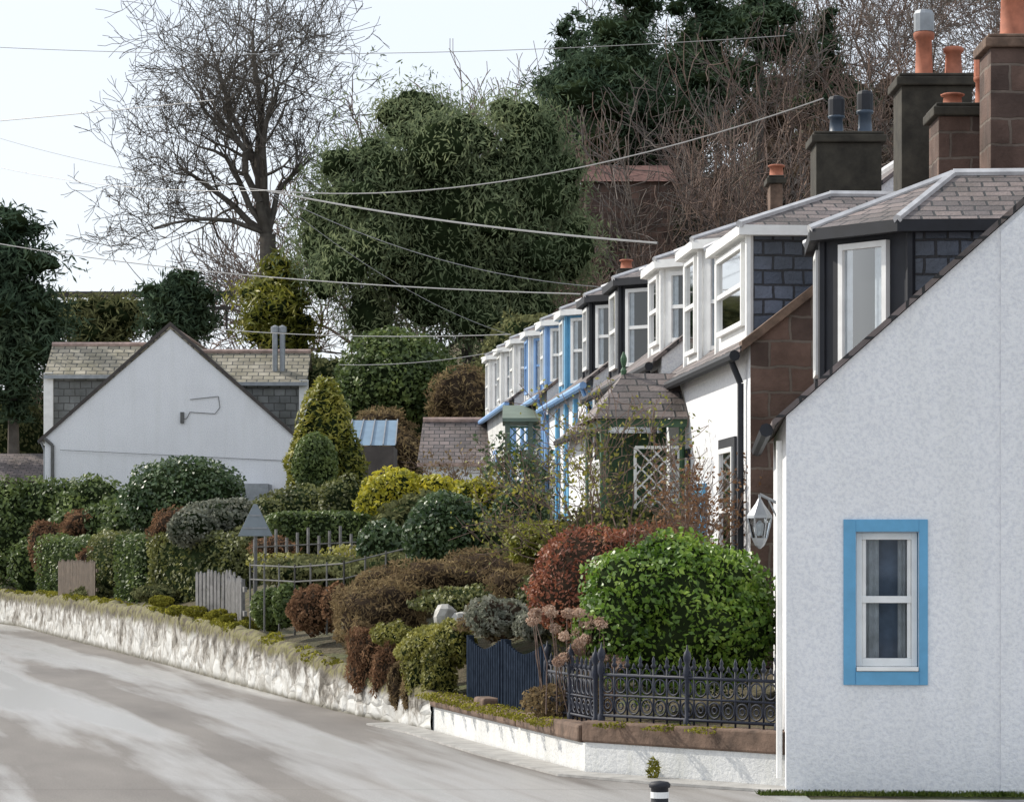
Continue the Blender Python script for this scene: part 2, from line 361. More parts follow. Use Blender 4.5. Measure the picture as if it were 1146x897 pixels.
for y in ys:
    for o_ in offs:
        x=wx(y)+o_; z=ground(x,y)+(noise.noise(Vector((x*.5,y*.5,0)))*.12 if o_>.5 else 0); V.append((x,y,z))
no=len(offs)
for i in range(len(ys)-1):
    for j in range(no-1): Fq.append([i*no+j,i*no+j+1,(i+1)*no+j+1,(i+1)*no+j])
np_obj('hillside_terrain',np.array(V),np.array(Fq),[M['soil']],None,None,np.ones(len(Fq),bool))
g=MB(); g.face([(-1500,-200,-.012),(1500,-200,-.012),(1500,2500,-.012),(-1500,2500,-.012)]); g.obj('ground',M['soil'])
g=MB()
yy=[-20,0,12,24.3]
for a,b_ in zip(yy[:-1],yy[1:]): g.face([(-60,a,0),(14,a,0),(14,b_,0),(-60,b_,0)])
yy=[24.3,24.8,25.34]; 
for a,b_ in zip(yy[:-1],yy[1:]): g.face([(-60,a,0),(2.5,a,0),(2.5,b_,0),(-60,b_,0)])
yy=[25.35]+list(np.arange(25.6,130,1.5))
for a,b_ in zip(yy[:-1],yy[1:]): g.face([(-60,a,0),(wx(a)+.1,a,0),(wx(b_)+.1,b_,0),(-60,b_,0)])
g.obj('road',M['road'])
g=MB(); pl=[(2.5,24.75),(1.2,25.95),(.42,26.85),(-.35,29.6),(-1.2,33.2),(-1.75,34.9)]; inn=[(2.5,25.32),(1.4,26.33),(.66,27.08),(-.15,30.4),(-.88,33.3),(-1.42,35.1)]
for i in range(5):
    a,b_,c,d=pl[i],pl[i+1],inn[i+1],inn[i]
    g.hexa([(a[0],a[1],.002),(d[0],d[1],.002),(c[0],c[1],.002),(b_[0],b_[1],.002)],[(a[0],a[1],.025),(d[0],d[1],.03),(c[0],c[1],.03),(b_[0],b_[1],.025)])
g.obj('pavement',M['pave'])

# ------------------------------------------------------------ boundary wall
def rubble_wall(name,y0,y1,thick=.3,step=.12,disp=.06,mat='rubble',top=0.0):
    pts=[];y=y0
    while y<y1: pts.append(y); y+=step*(1 if y<50 else 1.5)
    pts.append(y1); prof=[(0,-.02),(0,.10),(0,.22),(0,.34),(.005,.45),(.0,.56),(.0,.67),(.01,.78),(.015,.9),(.06,1.0),(.16,1.02),(.27,.98),(thick,.85),(thick,.3)]
    V=[];U=[]
    for y in pts:
        x=wx(y); dx=(wx(y+.3)-wx(y-.3))/.6 if y>25.7 else -1; tn=Vector((dx,1,0)).normalized(); nr=Vector((tn.y,-tn.x,0)); h=wh(y)+top
        hh=h*(1+.13*noise.noise(Vector((x*1.3,y*1.3,3))))
        for (o_,fz) in prof:
            q=Vector((x,y,0))+nr*o_; q.z=fz*hh
            if fz>0:
                dv=noise.noise_vector(q*2.6)*disp+noise.noise_vector(q*7)*disp*.4; q+=dv
            V.append(tuple(q)); U.append((y,fz))
    k=len(prof); Fs=[]
    for i in range(len(pts)-1):
        for j in range(k-1): Fs.append([i*k+j,i*k+j+1,(i+1)*k+j+1,(i+1)*k+j])
    o=np_obj(name,np.array(V),np.array(Fs),[M[mat]],None,None,np.ones(len(Fs),bool)); me=o.data; l=me.uv_layers.new(name='UVMap')
    vi=np.array(Fs).ravel(); uv=np.array(U)[vi]; l.data.foreach_set('uv',uv.ravel()); return o
rubble_wall('whitewashed_boundary_wall',33.55,120)
near=empty('low_garden_wall')
def seglen(p,q): return math.hypot(q[0]-p[0],q[1]-p[1])
def frame(p,q):
    d=Vector((q[0]-p[0],q[1]-p[1],0)).normalized(); n_=Vector((d.y,-d.x,0))
    return lambda s,t_,z: tuple(Vector((p[0],p[1],0))+d*s+n_*t_+Vector((0,0,z)))
P1=(2.40,25.35);P2=(.68,27.1);P3=(-.92,33.6)
fA=frame(P2,P1); LA=seglen(P2,P1); fB=frame(P3,P2); LB=seglen(P3,P2)
w=MB(); w.box(fA,0,LA,-.28,0,-.02,.30); w.obj('render_front',M['white2'],near)
w=MB(); w.box(fA,-.02,LA-.01,-.30,.025,.302,.50); w.obj('coping_front',M['cope'],near,bevel=.02)
w=MB(); w.box(fB,0,LB,-.28,-.003,-.02,.29); w.obj('render_side',M['white2'],near)
w=MB(); w.box(fB,0,2.4,-.32,.04,.292,.44); w.box(fB,2.45,4.1,-.32,.04,.292,.44); w.box(fB,4.15,LB-.1,-.32,.04,.292,.46); w.box(fB,2.3,2.75,-.34,.05,.30,.52); w.obj('coping_side',M['cope'],near,bevel=.03)
foliage('coping_moss',[(*fB(s_,.0,.43),.26,.09,.045,0) for s_ in (.4,.9,1.5,2.0,2.6,3.2,3.7,4.4,5.0,5.6)]+[(*fA(s_,-.0,.48),.25,.06,.03,0) for s_ in (.5,1.1,1.6)],5200,(.03,.018),'moss',core=None,seed=5,parent=near)

# ------------------------------------------------------------ ornate railings
rail=empty('cast_iron_railing')
def railing(fr,s0,s1,z0,h,parent,t_=-.14):
    R=MB(); ln=s1-s0
    a=Vector(fr(1,0,0))-Vector(fr(0,0,0)); up=Vector((0,0,1))
    for z,r in ((.05,.016),(.24,.012),(.43,.016)): R.tube(fr(s0,t_,z0+z),fr(s1,t_,z0+z),r,n=6)
    n=max(2,round(ln/.16)); st=ln/n
    for i in range(n+1):
        s_=s0+i*st; R.tube(fr(s_,t_,z0),fr(s_,t_,z0+.50),.010,n=6)
        c=fr(s_,t_,z0+.50); R.lathe(c,[(.010,0),(.024,.015),(.026,.03),(.012,.05),(.018,.07),(.001,.12)],8)
        if i<n:
            m_=s_+st/2
            R.ring(fr(m_,t_,z0+.145),a,up,.070,.009,16,5)
            R.ring(fr(m_,t_,z0+.145),a,up,.030,.008,10,5)
            R.ring(fr(m_,t_,z0+.335),a,up,.070,.009,16,5)
            R.ring(fr(m_,t_,z0+.445),a,up,.055,.008,10,5,0,math.pi)
            R.tube(fr(m_,t_,z0+.26),fr(m_,t_,z0+.41),.006,n=5)
            R.lathe(fr(m_,t_,z0+.50),[(.008,0),(.018,.015),(.001,.05)],6)
    R.obj('panels',M['iron'],parent,True)
    Pm=MB()
    for s_ in (s0,s0+ln/2,s1):
        c=fr(s_,t_,z0); Pm.lathe(c,[(.035,0),(.035,.05),(.022,.07),(.022,.42),(.036,.45),(.036,.52),(.02,.55),(.034,.59),(.038,.62),(.028,.66),(.012,.68),(.004,.73)],10)
    Pm.obj('posts',M['iron'],parent,True)
railing(fA,.08,LA-.22,.50,.62,rail)
railing(fB,LB-1.9,LB-.1,.46,.62,rail,-.13)
nav=empty('navy_slatted_fence')
S_=MB()
for (a,b_) in ((LB-3.65,LB-2.05),(LB-5.4,LB-3.85)):
    k=int((b_-a)/.1)
    for i in range(k):
        s_=a+i*(b_-a)/k; u=(i+.5)/k; h=.58+.12*(abs(2*u-1)**1.5)
        S_.hexa([fB(s_,-.14,.42),fB(s_+.068,-.14,.42),fB(s_+.068,-.115,.42),fB(s_,-.115,.42)],[fB(s_,-.14,.44+h),fB(s_+.068,-.14,.44+h),fB(s_+.068,-.115,.44+h),fB(s_,-.115,.44+h)])
    for z in (.55,.88): S_.box(fB,a,b_,-.17,-.143,z,z+.06)
    for s_ in (a-.06,b_+.01): S_.box(fB,s_,s_+.07,-.19,-.12,.40,1.15)
S_.obj('slats',M['navy'],nav)

# ------------------------------------------------------------ house parts
def win_on(fr2,w,z0,z1,frame_m,parent,sill=True,cur=True,mid=True,name='window',surround=None,depth=.05,bar=.055):
    g=MB(); g.face([fr2(0,.004,z0),fr2(w,.004,z0),fr2(w,.004,z1),fr2(0,.004,z1)]); g.obj(name+'_backing',M['dark'],parent)
    if cur:
        g=MB(); k=.30*w
        for (a,b_) in ((.02,k),(w-k*.8,w-.02)):
            n_=6
            for i in range(n_):
                u0=a+(b_-a)*i/n_;u1=a+(b_-a)*(i+1)/n_; o0=.008+.008*(i%2); o1=.008+.008*((i+1)%2)
                g.face([fr2(u0,o0,z0),fr2(u1,o1,z0),fr2(u1,o1,z1),fr2(u0,o0,z1)])
        g.obj(name+'_curtains',M['curtain'],parent)
    g=MB(); g.face([fr2(0,.024,z0),fr2(w,.024,z0),fr2(w,.024,z1),fr2(0,.024,z1)]); g.obj(name+'_glass',M['glass'],parent)
    g=MB(); t=bar
    def bx(u0,u1,a,b_,d): g.hexa([fr2(u0,.002,a),fr2(u1,.002,a),fr2(u1,d,a),fr2(u0,d,a)],[fr2(u0,.002,b_),fr2(u1,.002,b_),fr2(u1,d,b_),fr2(u0,d,b_)])
    bx(0,t,z0,z1,depth);bx(w-t,w,z0,z1,depth);bx(t,w-t,z0,z0+t,depth-.002);bx(t,w-t,z1-t,z1,depth-.002)
    if mid: m_=(z0+z1)/2; bx(t,w-t,m_-.025,m_+.025,depth-.006)
    g.obj(name+'_frame',frame_m,parent)
    if surround:
        g=MB(); q=.11; d=.03
        bx(-q,-.003,z0-q,z1+q,d);bx(w+.003,w+q,z0-q,z1+q,d);bx(-.003,w+.003,z0-q,z0-.003,d+.03);bx(-.003,w+.003,z1+.003,z1+q,d)
        g.obj(name+'_surround',surround,parent)

def pot(mb,c,r,h): mb.lathe(c,[(r*1.15,0),(r*1.15,h*.08),(r*.95,h*.12),(r*.85,h*.8),(r*1.1,h*.84),(r*1.15,h*.94),(r*.95,h),(r*.7,h),(r*.7,h*.9)],14)

def dormer(fr,sc,w,tf,zl,ze,rise,roofz_inv,parent,fm,wm,cant=.55,cheek='slate_blue',roofm='slate',fascia=None,name='dormer',zw=None,tb_min=0,marg=None,mid=True):
    h=w/2; tb=max(roofz_inv(ze)+.1,tb_min); c=cant
    if c>0: plan=[(sc-h,tb),(sc-h,tf+c),(sc-h+c,tf),(sc+h-c,tf),(sc+h,tf+c),(sc+h,tb)]
    else: plan=[(sc-h,tb),(sc-h,tf),(sc+h,tf),(sc+h,tb)]
    g=MB(); gc=MB()
    for i in range(len(plan)-1):
        a,b_=plan[i],plan[i+1]; side=(i==0 or i==len(plan)-2)
        (gc if side else g).face([fr(a[0],a[1],zl),fr(b_[0],b_[1],zl),fr(b_[0],b_[1],ze),fr(a[0],a[1],ze)][::-1])
    g.obj(name+'_body',fm,parent); gc.obj(name+'_cheeks',M[cheek],parent)
    cb=MB()
    for i in range(1,len(plan)-1):
        a=plan[i]; cb.tube(fr(a[0],a[1]-.0,zl),fr(a[0],a[1],ze),.045,n=6)
    cb.obj(name+'_corner_posts',wm if c==0 else fm,parent)
    z0=(zw if zw else zl+.25); z1=ze-.14
    for i in range(1,len(plan)-2):
        a,b_=plan[i],plan[i+1]; A=Vector(fr(a[0],a[1],0)); B=Vector(fr(b_[0],b_[1],0)); D=(B-A); ln=D.length; D.normalize(); nr=Vector((-D.y,D.x,0))
        cen=Vector(fr(sc,tf+1.0,0)); 
        if (A-cen).dot(nr)<0: nr=-nr
        mg=marg or (.14 if ln<1 else .2)
        f2=lambda u,o_,z,A=A,D=D,nr=nr,mg=mg: tuple(A+D*(mg+u)+nr*o_+Vector((0,0,z)))
        win_on(f2,ln-2*mg,z0,z1,wm,parent,name=name+'_window_%d'%i,depth=.06,bar=.055,mid=mid)
    ov=.13; ex=[(s_+(ov if s_>sc else -ov),t_-(ov if t_<tb-.01 else 0)) for s_,t_ in plan]
    ex[0]=(sc-h-ov,roofz_inv(ze)+.0+.05); ex[-1]=(sc+h+ov,roofz_inv(ze)+.05)
    zr=ze+rise; tr0=tf+h*.95; tr1=max(roofz_inv(zr)+.1,tr0+.3)
    g=MB(); e=[fr(s_,t_,ze+.02) for s_,t_ in ex]; R0=fr(sc,tr0,zr); R1=fr(sc,tr1,zr)
    g.face([e[0],e[1],R0,R1][::-1])
    for i in range(1,len(e)-2): g.face([e[i],e[i+1],R0][::-1])
    g.face([e[-2],e[-1],R1,R0][::-1]); g.obj(name+'_roof',M[roofm],parent)
    g=MB()
    for i in range(len(ex)-1):
        a,b_=ex[i],ex[i+1]
        g.face([fr(a[0],a[1],ze-.09),fr(b_[0],b_[1],ze-.09),fr(b_[0],b_[1],ze+.018),fr(a[0],a[1],ze+.018)][::-1])
        g.face([fr(a[0],a[1],ze-.09),fr(b_[0],b_[1],ze-.09),fr(sc,tb,ze-.088)])
    g.obj(name+'_fascia',fascia or wm,parent)
    g=MB()
    for i in range(1,len(e)-1): g.tube(e[i],R0,.045,n=6)
    g.tube(R0,R1,.055,n=6)
    g.obj(name+'_hips',M['lead'],parent)

def house(name,fr,s0,s1,zg,ze,depth,slope,wallm,facm,gutter='black',skew=None,roofm='slate',holes=None,ridge='lead',pipes=None):
    P=empty(name); h=depth/2; zr=ze+h*slope
    if holes is None:
        g=MB(); g.face([fr(s0,0,zg),fr(s0,depth,zg),fr(s0,depth,ze),fr(s0,h,zr),fr(s0,0,ze)]); g.obj('gable_wall',wallm,P)
    else:
        ta,tb,za,zb=holes; top=lambda t_: ze+min(t_,depth-t_)*slope
        g=MB(); g.face([fr(s0,0,zg),fr(s0,ta,zg),fr(s0,ta,top(ta)),fr(s0,0,ze)])
        g.face([fr(s0,ta,zg),fr(s0,tb,zg),fr(s0,tb,za),fr(s0,ta,za)]); g.face([fr(s0,ta,zb),fr(s0,tb,zb),fr(s0,tb,top(tb)),fr(s0,ta,top(ta))])
        g.face([fr(s0,tb,zg),fr(s0,depth,zg),fr(s0,depth,ze),fr(s0,h,zr),fr(s0,tb,top(tb))]); g.obj('gable_wall',wallm,P)
    g=MB(); g.face([fr(s1,0,zg),fr(s1,depth,zg),fr(s1,depth,ze),fr(s1,h,zr),fr(s1,0,ze)][::-1])
    g.face([fr(s0,depth,zg),fr(s1,depth,zg),fr(s1,depth,ze),fr(s0,depth,ze)]); g.obj('rear_walls',wallm,P)
    g=MB(); g.face([fr(s0,0,zg),fr(s1,0,zg),fr(s1,0,ze),fr(s0,0,ze)][::-1]); g.obj('front_wall',facm,P)
    g=MB(); th=.07; ov=.12; e0=-.04; 
    for sgn in (0,1):
        t0=-ov if not sgn else depth+ov; z0=ze-ov*slope
        a=[(s0+e0,t0,z0),(s1-e0*.2,t0,z0),(s1-e0*.2,h,zr),(s0+e0,h,zr)]
        g.hexa([fr(*q[:2],q[2]+.01) for q in a],[fr(*q[:2],q[2]+th) for q in a])
    g.obj('roof',M[roofm],P)
    g=MB(); g.tube(fr(s0-.03,h,zr+.07),fr(s1,h,zr+.07),.08,n=8); g.obj('ridge',M[ridge],P)
    if skew:
        g=MB()
        for sgn in (0,1):
            t0=-.1 if not sgn else depth+.1; z0=ze-.1*slope
            a=[(s0-.06,t0,z0),(s0+.14,t0,z0),(s0+.14,h,zr),(s0-.06,h,zr)]
            g.hexa([fr(*q[:2],q[2]+.0) for q in a],[fr(*q[:2],q[2]+.11) for q in a])
        g.obj('skew_coping',M[skew],P)
    g=MB(); g.tube(fr(s0,-.17,ze-.12),fr(s1,-.17,ze-.12),.06,n=8); g.obj('gutter',M[gutter],P); g=MB()
    for s_ in (pipes if pipes is not None else (s0+.3,s1-.4)):
        g.tube(fr(s_,-.17,ze-.14),fr(s_,-.06,ze-.4),.035,n=6); g.tube(fr(s_,-.06,ze-.4),fr(s_,-.06,zg+.2),.035,n=6)
    if g.v: g.obj('downpipes',M[gutter],P)
    return P

# cottage at the corner (near gable)
dA=Vector((.068,.9977,0)); tA=Vector((.9977,-.068,0)); OA=Vector((2.36,25.0,0))
fh=lambda s,t_,z: tuple(OA+dA*s+tA*t_+Vector((0,0,z)))
zeA,slA=3.24,.886
ta,tb,za,zb=.60,1.13,1.05,2.24
A=house('white_cottage',fh,0,5.0,-.05,zeA,8,slA,M['white'],M['white'],holes=(ta,tb,za,zb),pipes=[])
g=MB(); g.tube(fh(.35,-.05,zeA-.2),fh(.35,-.05,.1),.028,n=8); g.obj('white_downpipe',M['wpaint'],A)
g=MB(); dp=.13
for q in ([(ta,za),(ta,zb)],[(tb,za),(tb,zb)],[(ta,zb),(tb,zb)],[(ta,za),(tb,za)]):
    (u0,z0),(u1,z1)=q; g.face([fh(0,u0,z0),fh(0,u1,z1),fh(dp,u1,z1),fh(dp,u0,z0)])
g.obj('window_reveal',M['blue'],A)
g=MB(); B=lambda u0,u1,a,b_,o0=-.022,o1=-.001: g.box(fh,o0,o1,u0,u1,a,b_)
B(.49,ta-.004,.93,2.35); B(tb+.004,1.21,.93,2.35); B(ta-.004,tb+.004,zb+.004,2.35); B(ta-.004,tb+.004,.93,za-.004,-.035)
g.obj('window_surround',M['blue'],A,bevel=.004)
g=MB(); g.box(fh,.0-.05,.12,ta+.002,tb-.002,za-.0,za+.035); g.obj('window_sill',M['wpaint'],A,bevel=.005)
f2=lambda u,o_,z: fh(dp-o_,ta+.004+u,z)
g=MB(); ww=tb-ta-.008; z0,z1=za+.037,zb-.003
def bx(u0,u1,a,b_,o0,o1): g.hexa([f2(u0,o0,a),f2(u1,o0,a),f2(u1,o1,a),f2(u0,o1,a)],[f2(u0,o0,b_),f2(u1,o0,b_),f2(u1,o1,b_),f2(u0,o1,b_)])
zm=(z0+z1)/2
bx(0,.05,z0,z1,0,.06);bx(ww-.05,ww,z0,z1,0,.06);bx(.05,ww-.05,z1-.06,z1,0,.058);bx(.05,ww-.05,z0,z0+.07,0,.058)
bx(.05,ww-.05,zm-.03,zm+.03,0,.045); bx(.052,.085,z0+.07,z1-.06,0,.03); bx(ww-.085,ww-.052,z0+.07,z1-.06,0,.03)
g.obj('sash_window',M['wpaint'],A,bevel=.004)
g=MB(); g.face([f2(.05,.012,z0),f2(ww-.05,.012,z0),f2(ww-.05,.012,z1),f2(.05,.012,z1)]); g.obj('window_glass',M['glass'],A)
g=MB(); 
for (a,b_) in ((.03,.2),(ww-.16,ww-.03)):
    for i in range(8):
        u0=a+(b_-a)*i/8;u1=a+(b_-a)*(i+1)/8; g.face([f2(u0,-.06-.02*(i%2),z0),f2(u1,-.06-.02*((i+1)%2),z0),f2(u1,-.06-.02*((i+1)%2),z1),f2(u0,-.06-.02*(i%2),z1)])
g.obj('curtains',M['curtain'],A)
g=MB(); g.box(fh,.35,.4,.08,tb+.8,za-.6,zb+.5); g.obj('room_interior',simple('room_wall',(.20,.27,.38),.8,.5,3),A)
g=MB(); t0,t1=1.83,4.0; zt=lambda t_: zeA+t_*slA-.05
a=[(t0,-.04),(t1,-.04),(t1,zt(t1)),(t0,zt(t0))]
g.hexa([fh(-.001,*q) for q in a],[fh(-.025,*q) for q in a]); g.obj('chimney_breast',M['white'],A)
inv=lambda z: (z-zeA)/slA
dormer(fh,2.75+.6,2.7,.42,3.55,5.12,.62,inv,A,M['black'],M['wpaint'],cant=.78,fascia=M['black'],zw=3.78,name='dormer',marg=.25,mid=False)
lt=empty('wall_lantern'); K=1.4
c=Vector(fh(1.6,-.20,2.2)); g=MB(); g.tube(fh(1.6,0,2.50),fh(1.6,-.20,2.60),.014); g.tube(fh(1.6,-.2,2.60),fh(1.6,-.2,2.48),.012); g.tube(fh(1.6,0,2.30),fh(1.6,-.12,2.55),.008)
g.lathe((c.x,c.y,c.z+.13*K),[(.085*K,0),(.08*K,.02*K),(.03*K,.09*K),(.012,.13*K)],6); g.lathe(c,[(.01,-.07*K),(.03*K,-.05*K),(.05*K,-.01),(.052*K,.0)],6)
for k in range(6):
    a=k*math.pi/3; g.tube((c.x+.05*K*math.cos(a),c.y+.05*K*math.sin(a),c.z),(c.x+.08*K*math.cos(a),c.y+.08*K*math.sin(a),c.z+.135*K),.008,n=4)
g.obj('lantern_frame',M['metal'],lt); g=MB(); g.lathe(c,[(.045*K,0),(.074*K,.13*K)],6); g.obj('lantern_glass',M['glass'],lt)
g=MB(); g.lathe((c.x,c.y,c.z+.02),[(.02,0),(.035,.05),(.04,.10),(.01,.14)],8); g.obj('lamp_bulb',M['curtain'],lt,True)

# terrace
dR=Vector((-.0748,.9972,0)); tR=Vector((.9972,.0748,0)); OR=Vector((2.545,31,0))
fr_=lambda s,t_,z: tuple(OR+dR*s+tR*t_+Vector((0,0,z)))
SL=.78
units=[(0,7.45,4.29,'stone','white'),(7.5,16.2,4.66,'white','white'),(16.3,24.9,4.92,'white','white'),(25.0,33.2,5.2,'white','white'),(33.3,45.5,5.5,'white','white2')]
dorms={0:[(1.55,2.3,5.58,0,'wpaint','wpaint'),(5.3,2.5,5.87,.6,'wpaint','wpaint')],
 1:[(9.0,2.5,6.0,.6,'wpaint','wpaint'),(14.1,2.5,6.23,.6,'black','wpaint')],
 2:[(18.4,2.3,6.36,.6,'black','wpaint'),(22.8,2.3,6.50,.6,'blue','wpaint')],
 3:[(27.0,2.2,6.64,.55,'paleblue','wpaint'),(31.0,2.2,6.74,.55,'wpaint','paleblue')],
 4:[(35.2,2.2,6.88,.5,'wpaint','wpaint'),(39.4,2.3,6.98,.5,'wpaint','wpaint'),(43.6,2.3,7.08,.5,'wpaint','wpaint')]}
trim=['black','black','blue','paleblue','paleblue']
for i,(s0,s1,ze,wm,fm) in enumerate(units):
    zg=ze-3.45; H=house('terraced_cottage',fr_,s0,s1,zg,ze,7,SL,M[wm],M[fm],skew=('cope' if i==0 else None),gutter=('black' if i<2 else 'paleblue'))
    iv=lambda z,ze=ze: (z-ze)/SL
    for j,(sc,w_,zd,cant,bm,wmm) in enumerate(dorms[i]):
        dormer(fr_,sc,w_,.05 if cant==0 else .12,ze-.02 if cant else ze-.3,zd,.5,iv,H,M[bm],M[wmm],cant=cant,name='dormer%d'%j,fascia=M['wpaint'] if bm!='black' else M['black'],zw=ze+.25)
        fw=lambda u,o_,z,sc=sc: fr_(sc-.5+u,-o_,z)
        win_on(fw,1.0,zg+1.0,zg+2.4,M['wpaint'],H,name='ground_window%d'%j,surround=M[trim[i]])
    sd=(s0+s1)/2; fd=lambda u,o_,z: fr_(sd-.45+u,-o_,z)
    if i==4: sd=37.3
    g=MB(); g.hexa([fd(0,.003,zg),fd(.9,.003,zg),fd(.9,.05,zg),fd(0,.05,zg)],[fd(0,.003,zg+2.05),fd(.9,.003,zg+2.05),fd(.9,.05,zg+2.05),fd(0,.05,zg+2.05)]); g.obj('front_door',M['green' if i%2 else 'blue'],H)
    if i in (2,3):
        g=MB()
        for s_ in (s0+.15,s0+2.6,(s0+s1)/2,s1-2.6,s1-.3): g.box(fr_,s_,s_+.24,-.07,-.002,zg,ze-.2)
        g.obj('painted_quoins',M['blue' if i==2 else 'paleblue'],H)
BE=empty('slated_lean_to'); s0,s1=8.0,12.6
g=MB(); g.box(fr_,s0,s1,-.75,-.01,.9,3.75); g.obj('walls',M['white'],BE)
g=MB(); a=[(s0-.1,-.9,3.72),(s1+.1,-.9,3.72),(s1+.1,-.01,4.45),(s0-.1,-.01,4.45)]; g.hexa([fr_(*q) for q in a],[fr_(q[0],q[1],q[2]+.07) for q in a]); g.obj('roof',M['slate'],BE)
g=MB(); g.face([fr_(s0,-.75,3.75),fr_(s0,-.012,3.75),fr_(s0,-.012,4.42)]); g.obj('cheek_wall',M['white'],BE)
g=MB(); g.tube(fr_(s0-.1,-.93,3.72),fr_(s1+.1,-.93,3.72),.055,n=6); g.tube(fr_(s0+.1,-.8,3.7),fr_(s0+.1,-.8,1),.035,n=6); g.obj('gutter_and_pipe',M['black'],BE)
I=lambda s,t_,z:(s,t_,z)
def chimney(name,c0,c1,ytop,ybot,D,mat,pots,capm='chim',dep=.7,drop=1.5):
    P=empty(name); x0,_,zt=from_px(c0,ytop,D); x1=from_px(c1,ytop,D)[0]; zb_=from_px(c0,ybot,D)[2]-drop
    g=MB(); o_=.06; g.box(I,x0+o_,x1-o_,D,D+dep,zb_,zt-.14); g.obj('stack',M[mat],P,bevel=.01)
    g=MB(); g.box(I,x0,x1,D-.05,D+dep+.05,zt-.138,zt-.04); g.box(I,x0+.03,x1-.03,D-.03,D+dep+.03,zt-.038,zt); g.obj('cap',M[capm],P,bevel=.015)
    for k,(pc,pt,pw,pm,cowl) in enumerate(pots):
        px_=from_px(pc,0,D+dep/2); r=pw*D/F/2; hz=from_px(0,pt,D+dep/2)[2]-zt
        g=MB(); pot(g,(px_[0],D+dep/2,zt-.01),r,hz); g.obj('pot%d'%k,M[pm],P,True)
        if cowl:
            g=MB(); c=(px_[0],D+dep/2,zt+hz-.02); g.lathe(c,[(r*1.1,0),(r*1.1,.20),(r*.9,.24),(.01,.26)],12); g.obj('cowl%d'%k,M[cowl],P)
    return P
chimney('chimney_stack',908,992,147,190,36.5,'chim',[(936,128,17,'bluepot','black'),(968,122,17,'bluepot','black')],drop=1.3)
chimney('chimney_stack',1003,1094,82,180,32.5,'chim',[(1034,34,21,'terra','metal'),(1067,52,21,'terra',None)],drop=1.6)
chimney('chimney_stack',1044,1106,115,185,30.5,'stone',[(1099,84,17,'terra','terra'),(1066,104,24,'terra',None)],drop=1.4)
chimney('chimney_stack',1102,1190,38,190,29.5,'stone',[(1134,-30,32,'terra',None)],capm='cope',drop=1.4)
chimney('chimney_stack',858,880,196,215,48,'cope',[(869,184,17,'terra',None)],drop=2.0,dep=.5)
chimney('chimney_stack',690,712,300,312,60,'cope',[(701,290,14,'terra',None)],drop=2.0,dep=.5)

# porch
PC=empty('trellis_porch')
s0,s1=4.9,6.7; tf=-1.05; zg=.9; ze=3.72
g=MB()
for s_ in (s0,s1): g.tube(fr_(s_,tf,zg),fr_(s_,tf,ze),.05,n=8)
for s_ in (s0,s1): g.tube(fr_(s_,-.08,zg),fr_(s_,-.08,ze),.04,n=8)
g.box(fr_,s0-.05,s1+.05,tf-.04,tf+.04,ze-.10,ze); g.box(fr_,s0-.05,s0+.03,tf+.053,-.02,ze-.10,ze-.002)
g.obj('posts',M['green'],PC)
g=MB(); e=[fr_(s0-.15,-.02,ze),fr_(s0-.15,tf-.15,ze),fr_(s1+.15,tf-.15,ze),fr_(s1+.15,-.02,ze)]; r0=fr_((s0+s1)/2,tf+.35,ze+.62); r1=fr_((s0+s1)/2,-.02,ze+.62)
g.face([e[0],e[1],r0,r1]);g.face([e[1],e[2],r0]);g.face([e[2],e[3],r1,r0]); g.obj('porch_roof',M['slate'],PC)
g=MB(); c=r0; g.lathe((c[0],c[1],c[2]-.03),[(.03,0),(.04,.06),(.02,.1),(.04,.18),(.04,.22),(.01,.3)],8); g.obj('finial',M['green'],PC)
def lattice(p0,p1,z0,z1,mat,parent,st=.16,r=.012,name='trellis'):
    g=MB(); p0=Vector((*p0,0));p1=Vector((*p1,0)); Ln=(p1-p0).length; d=(p1-p0)/Ln; H_=z1-z0
    n=int((Ln+H_)/st)
    for k in range(1,n):
        o_=k*st
        a=(max(0,o_-H_),min(o_,H_)); b_=(min(o_,Ln),max(0,o_-Ln))
        g.tube(p0+d*a[0]+Vector((0,0,z0+a[1])),p0+d*b_[0]+Vector((0,0,z0+b_[1])),r,n=4)
        g.tube(p0+d*(Ln-a[0])+Vector((0,0,z0+a[1])),p0+d*(Ln-b_[0])+Vector((0,0,z0+b_[1])),r,n=4)
    for a,b_,zz,z2 in ((0,Ln,z0,z0),(0,Ln,z1,z1),(0,0,z0,z1),(Ln,Ln,z0,z1)): g.tube(p0+d*a+Vector((0,0,zz)),p0+d*b_+Vector((0,0,z2)),r*1.8,n=4)
    return g.obj(name,M[mat],parent)
lattice(fr_(s0,-.66,0)[:2],fr_(s0,-.12,0)[:2],zg,ze-.35,'wpaint',PC,.19,.014)
lattice(fr_(s0,tf,0)[:2],fr_(s1,tf,0)[:2],zg,ze-.5,'wpaint',PC,.2)
g=MB(); g.box(fr_,s1-.02,s1+.02,tf+.1,-.1,zg,ze-.1); g.obj('inner_screen',M['green'],PC)
AB=empty('green_garden_arbour'); x0,y0,_=from_px(568,0,57); x1=from_px(620,0,57)[0]; zt=from_px(0,472,57)[2]
g=MB()
for x in (x0,(x0+x1)/2,x1): 
    for y in (57,58.6): g.box(I,x-.05,x+.05,y-.05,y+.05,1.6,zt)
g.hexa([(x0-.1,56.8,zt),(x1+.1,56.8,zt),(x1+.1,58.8,zt),(x0-.1,58.8,zt)],[(x0-.1,56.8,zt+.07),(x1+.1,56.8,zt+.07),(x1+.1,58.8,zt+.42),(x0-.1,58.8,zt+.42)])
g.obj('frame_and_roof',simple('faded_green_paint',(.14,.18,.14),.7,.2),AB); lattice((x0,57),(x1,57),1.8,zt-.1,'green',AB,.2,.014)

